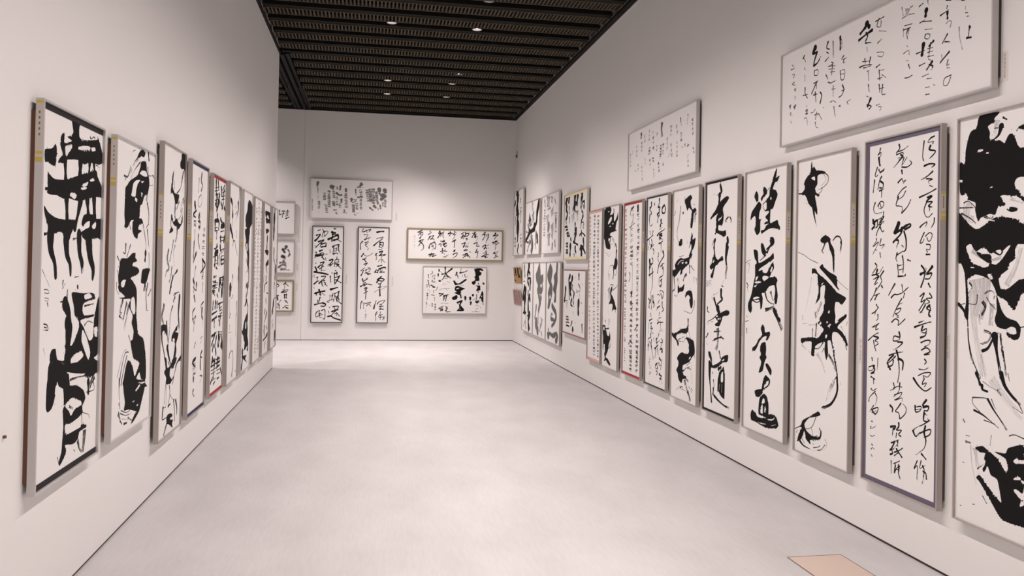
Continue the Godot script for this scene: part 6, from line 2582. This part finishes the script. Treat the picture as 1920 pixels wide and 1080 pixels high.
func ink_b4() -> void:
	stroke([214,83,20,257,67,20,293,37,20])
	stroke([257,53,14,251,104,14,222,142,14])
	stroke([265,104,15,301,74,15,309,110,15,295,140,15,258,126,15])
	stroke([274,170,17,245,207,17,267,199,17])
	stroke([239,266,20,282,236,20,333,227,20])
	stroke([275,243,17,255,317,17,230,354,17])
	stroke([262,288,14,298,287,14,284,309,14])
	stroke([304,242,12,291,287,12])
	stroke([306,309,15,329,352,15,322,411,15,279,445,4])
	stroke([447,62,12,469,54,12])
	stroke([419,122,15,448,106,15,477,80,15])
	stroke([450,165,19,428,210,19,407,233,19])
	stroke([450,173,15,486,150,15,522,141,15])
	stroke([465,216,14,494,194,14,523,156,14])
	stroke([480,209,16,509,208,16,531,215,16])
	stroke([508,171,14,494,201,14])
	stroke([532,252,12,555,281,12])
	stroke([439,394,20,446,342,20,474,290,20])
	stroke([474,312,15,525,281,16,570,310,16,564,391,15,542,406,15])
	stroke([489,326,10,519,340,10,534,325,10,512,355,10,483,356,10])
	stroke([498,370,6,534,369,6,513,414,6,492,440,6])
	stroke([442,526,25,500,510,25,559,502,25])
	stroke([485,496,19,479,540,19,450,559,19])
	stroke([530,502,15,516,539,15,501,562,15])
	stroke([516,554,20,545,546,20,589,527,20])
	stroke([646,50,17,625,102,17,669,86,17,654,64,17])
	stroke([669,86,20,633,146,20,604,191,20])
	stroke([727,62,14,684,100,14,663,153,14])
	stroke([713,92,12,707,151,12,730,180,12])
	stroke([716,225,4,745,210,4])
	stroke([672,248,17,680,263,17])
	stroke([636,315,16,673,300,16,674,352,16])
	stroke([702,255,20,746,239,21,724,276,20])
	stroke([717,306,20,783,275,20])
	stroke([725,328,17,784,290,17])
	stroke([740,343,17,763,364,17,784,327,17])
	stroke([669,455,17,713,439,17,794,452,17])
	stroke([704,395,17,713,469,17])
	stroke([756,409,12,750,453,12])
	stroke([706,484,16,691,484,16])
	stroke([743,490,6,751,520,6])
	stroke([730,564,14,774,556,14,796,533,14])
	stroke([810,526,6,825,514,6])
	stroke([817,97,22,861,81,22,891,88,22])
	stroke([853,59,16,861,96,16,840,141,16])
	stroke([942,49,17,950,79,17,913,102,17])
	stroke([921,116,10,965,108,10,936,131,10])
	stroke([979,78,8,987,78,8])
	stroke([944,153,8,915,198,8,915,213,8])
	stroke([901,257,17,938,227,17,967,211,17,946,249,17])
	stroke([938,234,14,943,316,14,937,368,14])
	stroke([927,449,17,956,412,17,950,449,17])
	stroke([921,509,17,958,486,17,1002,477,17,981,537,17,915,579,4])
	stroke([1132,66,14,1073,98,14,1096,97,14])
	stroke([1126,111,14,1075,164,14,1090,186,14,1112,141,14])
	stroke([1134,126,12,1120,193,12])
	stroke([1162,58,17,1163,110,17,1142,148,17,1193,132,17])
	stroke([1170,88,16,1230,79,16,1208,131,16,1171,140,16])
	stroke([1172,184,17,1202,191,17,1180,214,17])
	stroke([1092,297,16,1137,274,16,1162,262,16])
	stroke([1151,274,24,1138,326,24])
	stroke([1123,348,17,1145,333,17,1123,363,17])
	stroke([1182,310,10,1168,355,10,1220,331,10,1198,369,10])
	stroke([1211,280,8,1226,276,8])
	stroke([1140,430,16,1176,399,16,1206,413,16,1169,429,16])
	stroke([1244,450,10,1274,453,10])
	stroke([1119,519,17,1171,496,17,1208,480,17])
	stroke([1171,488,16,1157,533,16,1120,571,16])
	stroke([1185,481,16,1209,539,16])
	stroke([1208,502,19,1239,539,19,1269,572,19])
	stroke([1157,541,14,1201,525,14])
	stroke([1304,77,12,1323,73,12])
	stroke([1356,53,21,1320,113,21,1291,166,21])
	stroke([1335,98,17,1380,90,17])
	stroke([1358,120,26,1366,164,26])
	stroke([1343,150,16,1403,134,16])
	stroke([1403,163,6,1397,201,6,1375,235,6])
	stroke([1338,284,19,1376,268,19,1409,256,19])
	stroke([1398,275,10,1384,335,10])
	stroke([1399,335,14,1444,334,14])
	stroke([1414,297,8,1422,327,8])
	stroke([1400,394,16,1372,462,16,1364,462,16])
	stroke([1372,462,14,1424,438,14])
	stroke([1416,438,12,1410,513,12,1396,565,12])
	stroke([1566,47,16,1515,94,16,1500,109,16])
	stroke([1537,100,17,1552,93,18,1539,160,17,1509,205,17])
	stroke([1567,85,12,1553,107,12])
	stroke([1590,99,12,1576,144,12])
	stroke([1620,83,18,1621,150,18,1592,218,17,1578,263,17])
	stroke([1512,347,16,1549,309,16,1571,301,16])
	stroke([1557,316,17,1579,330,18,1543,376,17])
	stroke([1594,315,10,1639,299,10])
	stroke([1543,383,19,1580,360,19,1595,375,19])
	stroke([1625,359,6,1633,374,6])
	stroke([1589,420,12,1559,458,12,1522,473,12])
	stroke([1501,541,21,1553,510,21,1582,472,21])
	stroke([1589,457,18,1598,494,17,1643,493,17])
	stroke([1568,502,14,1598,516,14])
	stroke([1546,540,16,1583,532,16,1569,562,16,1614,546,16])
	stroke([1770,65,24,1756,95,24,1726,118,24])
	stroke([1741,118,14,1824,93,14,1779,139,14,1750,181,14])
	stroke([1717,253,24,1766,236,24,1811,198,24])
	stroke([1766,222,14,1782,259,14,1729,282,14])
	stroke([1789,228,14,1835,265,14,1790,288,14])
	stroke([1782,281,10,1776,341,10,1769,393,10])
	stroke([1763,446,17,1733,476,18,1771,468,17])
	stroke([1823,429,10,1786,475,10])
	stroke([1786,497,16,1787,535,16])
	stroke([1757,558,16,1787,535,16,1825,534,16])
	stroke([1772,513,8,1817,504,8])
	stroke([153,143,3,150,180,3],0,0.4)
	stroke([128,181,3,172,176,3],0,0.4)
	stroke([136,225,3,162,217,3],0,0.4)
	stroke([133,269,6,159,264,6],0,0.4)
	stroke([156,312,3,146,342,3],0,0.4)
	stroke([139,357,3,164,352,3],0,0.4)
	stroke([143,390,3,158,386,3],0,0.4)

func ink_b5() -> void:
	fill([1025,48,1079,27,1159,25,1210,64,1190,79,1150,65,1130,85,1171,114,1157,164,1122,180,1134,264,1104,279,1064,280,1055,325,1026,355,991,345,980,306,1014,281,1044,270,1043,216,1023,206,1052,176,1046,117])
	fill([1200,307,1230,317,1235,342,1216,352,1200,337])
	stroke([1110,324,16,1120,343,16])
	fill([1056,374,1146,373,1152,422,1158,457,1118,472,1068,473,1097,423,1096,393])
	stroke([1108,472,16,1109,512,16])
	fill([990,548,1024,543,1025,578,1000,593,985,573])
	fill([931,613,961,593,976,633,962,672,942,663])
	fill([948,692,988,702,974,761,959,761])
	stroke([1002,662,5,1081,621,5])
	stroke([1080,552,11,1081,631,11,1062,701,11])
	fill([1062,671,1092,686,1127,661,1123,710,1093,730,1063,711])
	fill([1193,481,1214,511,1221,610,1217,689,1187,690,1171,630,1131,631,1155,591,1174,531])
	wipe([1178,581,1190,561,1192,600,1181,610])
	stroke([1212,679,20,1214,759,20],0.5)
	stroke([1152,660,18,1153,740,18],0.7,0.4)
	stroke([1054,780,4,1094,760,4,1134,789,4])
	stroke([1075,839,5,1115,824,5])
	stroke([1159,799,4,1165,824,4])
	stroke([987,900,5,1076,894,5,1146,898,5])
	stroke([1076,859,5,1076,899,5])
	stroke([761,28,8,747,82,8])
	stroke([673,113,20,654,173,20])
	fill([668,108,688,113,679,153,645,183])
	stroke([684,162,16,705,231,16],0.3)
	fill([723,112,782,106,831,96,895,65,881,85,812,116,763,131,733,137])
	stroke([752,82,8,748,132,8])
	stroke([833,150,11,843,199,11,873,209,11],0.4)
	stroke([793,161,4,774,220,4],0.5,0.4)
	stroke([903,178,4,874,219,4],0,0.4)
	fill([607,287,632,277,667,325,717,335,786,289,849,244,874,243,870,268,806,318,757,349,688,360,648,370,628,341])
	stroke([738,369,5,812,376,5])
	fill([649,400,698,384,748,398,788,417,843,432,809,457,760,487,770,516,741,566,702,557,632,523,681,503,641,469])
	wipe([665,439,704,424,734,428,680,454])
	fill([584,627,633,587,682,567,698,606,684,646,625,666,595,652])
	stroke([756,566,28,767,615,28])
	fill([836,595,861,580,877,624,863,668,848,674,837,634])
	fill([685,705,793,664,799,694,774,734,765,773,826,842,837,871,807,886,693,887,698,868,737,823,725,754,690,730])
	wipe([715,734,744,714,745,734,725,754])
	wipe([732,853,762,837,762,852])
	fill([307,61,327,55,332,95,313,110])
	fill([294,139,314,144,315,188,295,208])
	stroke([439,19,24,441,127,24])
	stroke([573,41,28,495,106,28,456,137,28])
	stroke([378,153,24,456,142,24])
	stroke([446,137,26,487,185,26,557,234,26])
	stroke([437,176,16,399,246,16,380,266,16])
	stroke([448,196,8,497,205,8,478,235,8,429,236,8])
	fill([316,277,356,276,356,301,337,311,312,296])
	stroke([347,99,3,377,128,3])
	stroke([479,294,5,529,318,5],0.4,0.4)
	stroke([392,364,4,421,324,4],0,0.4)
	stroke([431,363,3,480,343,3],0,0.5)
	stroke([330,473,4,393,443,4,531,436,4])
	stroke([462,442,4,483,476,4])
	stroke([331,542,20,405,546,20])
	stroke([405,546,22,337,596,22])
	stroke([504,559,16,465,589,16])
	stroke([416,590,20,514,559,20])
	stroke([435,580,20,418,669,20])
	stroke([475,589,18,457,688,18])
	stroke([417,619,11,446,639,11])
	stroke([370,738,4,428,718,4])
	stroke([439,737,3,517,731,3])
	stroke([323,837,11,371,807,11,425,787,11])
	stroke([352,846,24,402,856,24])
	stroke([363,881,18,402,875,18])
	stroke([391,816,16,392,875,16])
	stroke([469,796,16,480,835,16])
	stroke([461,875,16,490,855,16])
	stroke([499,815,13,471,904,13])
	stroke([501,904,16,550,899,16])
	stroke([152,157,11,191,136,11])
	stroke([180,102,11,191,131,11])
	column(226,150,229,337,3,49,4,71)
	column(187,181,185,328,2,39,3,72)
	stroke([166,377,22,196,391,22])
	stroke([211,411,28,236,415,28])
	stroke([294,405,8,276,464,8,257,484,8])
	stroke([217,484,11,218,524,11])
	stroke([180,568,13,229,578,13])
	stroke([235,622,8,236,690,8])
	stroke([193,740,15,194,799,15])
	column(252,739,255,877,3,44,4,73)
	stroke([135,770,5,155,779,5],0,0.4)
	stroke([103,167,13,115,231,13])
	stroke([101,280,15,117,358,15])
	column(78,349,89,427,2,39,4,74)
	stroke([122,368,11,133,417,11])
	stroke([90,462,4,139,485,4,135,525,4],0,0.4)
	column(91,516,94,653,3,29,3,75)
	stroke([84,667,11,84,677,11])
	stroke([80,721,13,81,761,13])
	stroke([77,780,3,78,829,3],0,0.5)
	stroke([126,544,3,122,603,3],0,0.5)

func ink_b6() -> void:
	stroke([639,173,14,641,258,14])
	stroke([641,263,13,686,247,13,740,236,13])
	stroke([685,195,15,730,184,14,704,228,14])
	stroke([708,228,12,687,313,12])
	stroke([784,169,17,794,178,17])
	stroke([758,207,15,812,201,15])
	stroke([768,245,15,799,239,15])
	stroke([755,283,13,796,272,13])
	stroke([760,330,19,814,304,19])
	stroke([785,187,10,782,272,10])

func ink_b7() -> void:
	stroke([771,120,45,759,158,45],0,0.3)
	stroke([714,177,45,742,224,45],0,0.2)
	stroke([805,175,22,833,231,22,816,307,22],0,0.35)
	stroke([843,269,27,825,288,27],0,0.3)
	stroke([707,309,56,735,318,56],0,0.2)
	stroke([744,318,26,754,355,26],0,0.4)
	stroke([664,432,27,746,412,27],0,0.35)
	stroke([727,384,30,720,469,30],0,0.4)
	stroke([639,518,33,711,469,33,784,487,33],0,0.38)
	stroke([685,545,25,767,543,25],0,0.4)
	stroke([760,431,26,766,525,26],0,0.4)
	stroke([676,569,15,767,567,15,840,570,15],0,0.35)

func ink_b8() -> void:
	stroke([775,48,16,735,86,16])
	stroke([762,76,15,789,76,14,825,113,14])
	stroke([758,104,7,759,160,7])
	stroke([702,239,19,764,197,19,827,187,19])
	stroke([720,235,19,792,224,19,827,196,19])
	stroke([728,188,12,755,179,12])
	stroke([761,280,26,763,345,26])
	stroke([793,271,20,794,345,20])
	stroke([768,392,14,795,401,14])
	stroke([787,410,16,819,438,16])
	stroke([735,536,14,788,494,14])
	stroke([779,494,12,833,484,12])
	stroke([798,531,23,825,540,23])
	stroke([618,78,16,655,106,16,628,134,16])
	stroke([606,125,7,612,218,7])
	stroke([605,301,23,641,301,23])
	stroke([624,329,26,634,384,26])
	stroke([696,383,10,662,430,10])
	stroke([644,449,16,645,504,16])
	stroke([662,467,12,673,560,12])
	stroke([619,523,10,655,541,10])
	stroke([618,468,5,644,449,5])
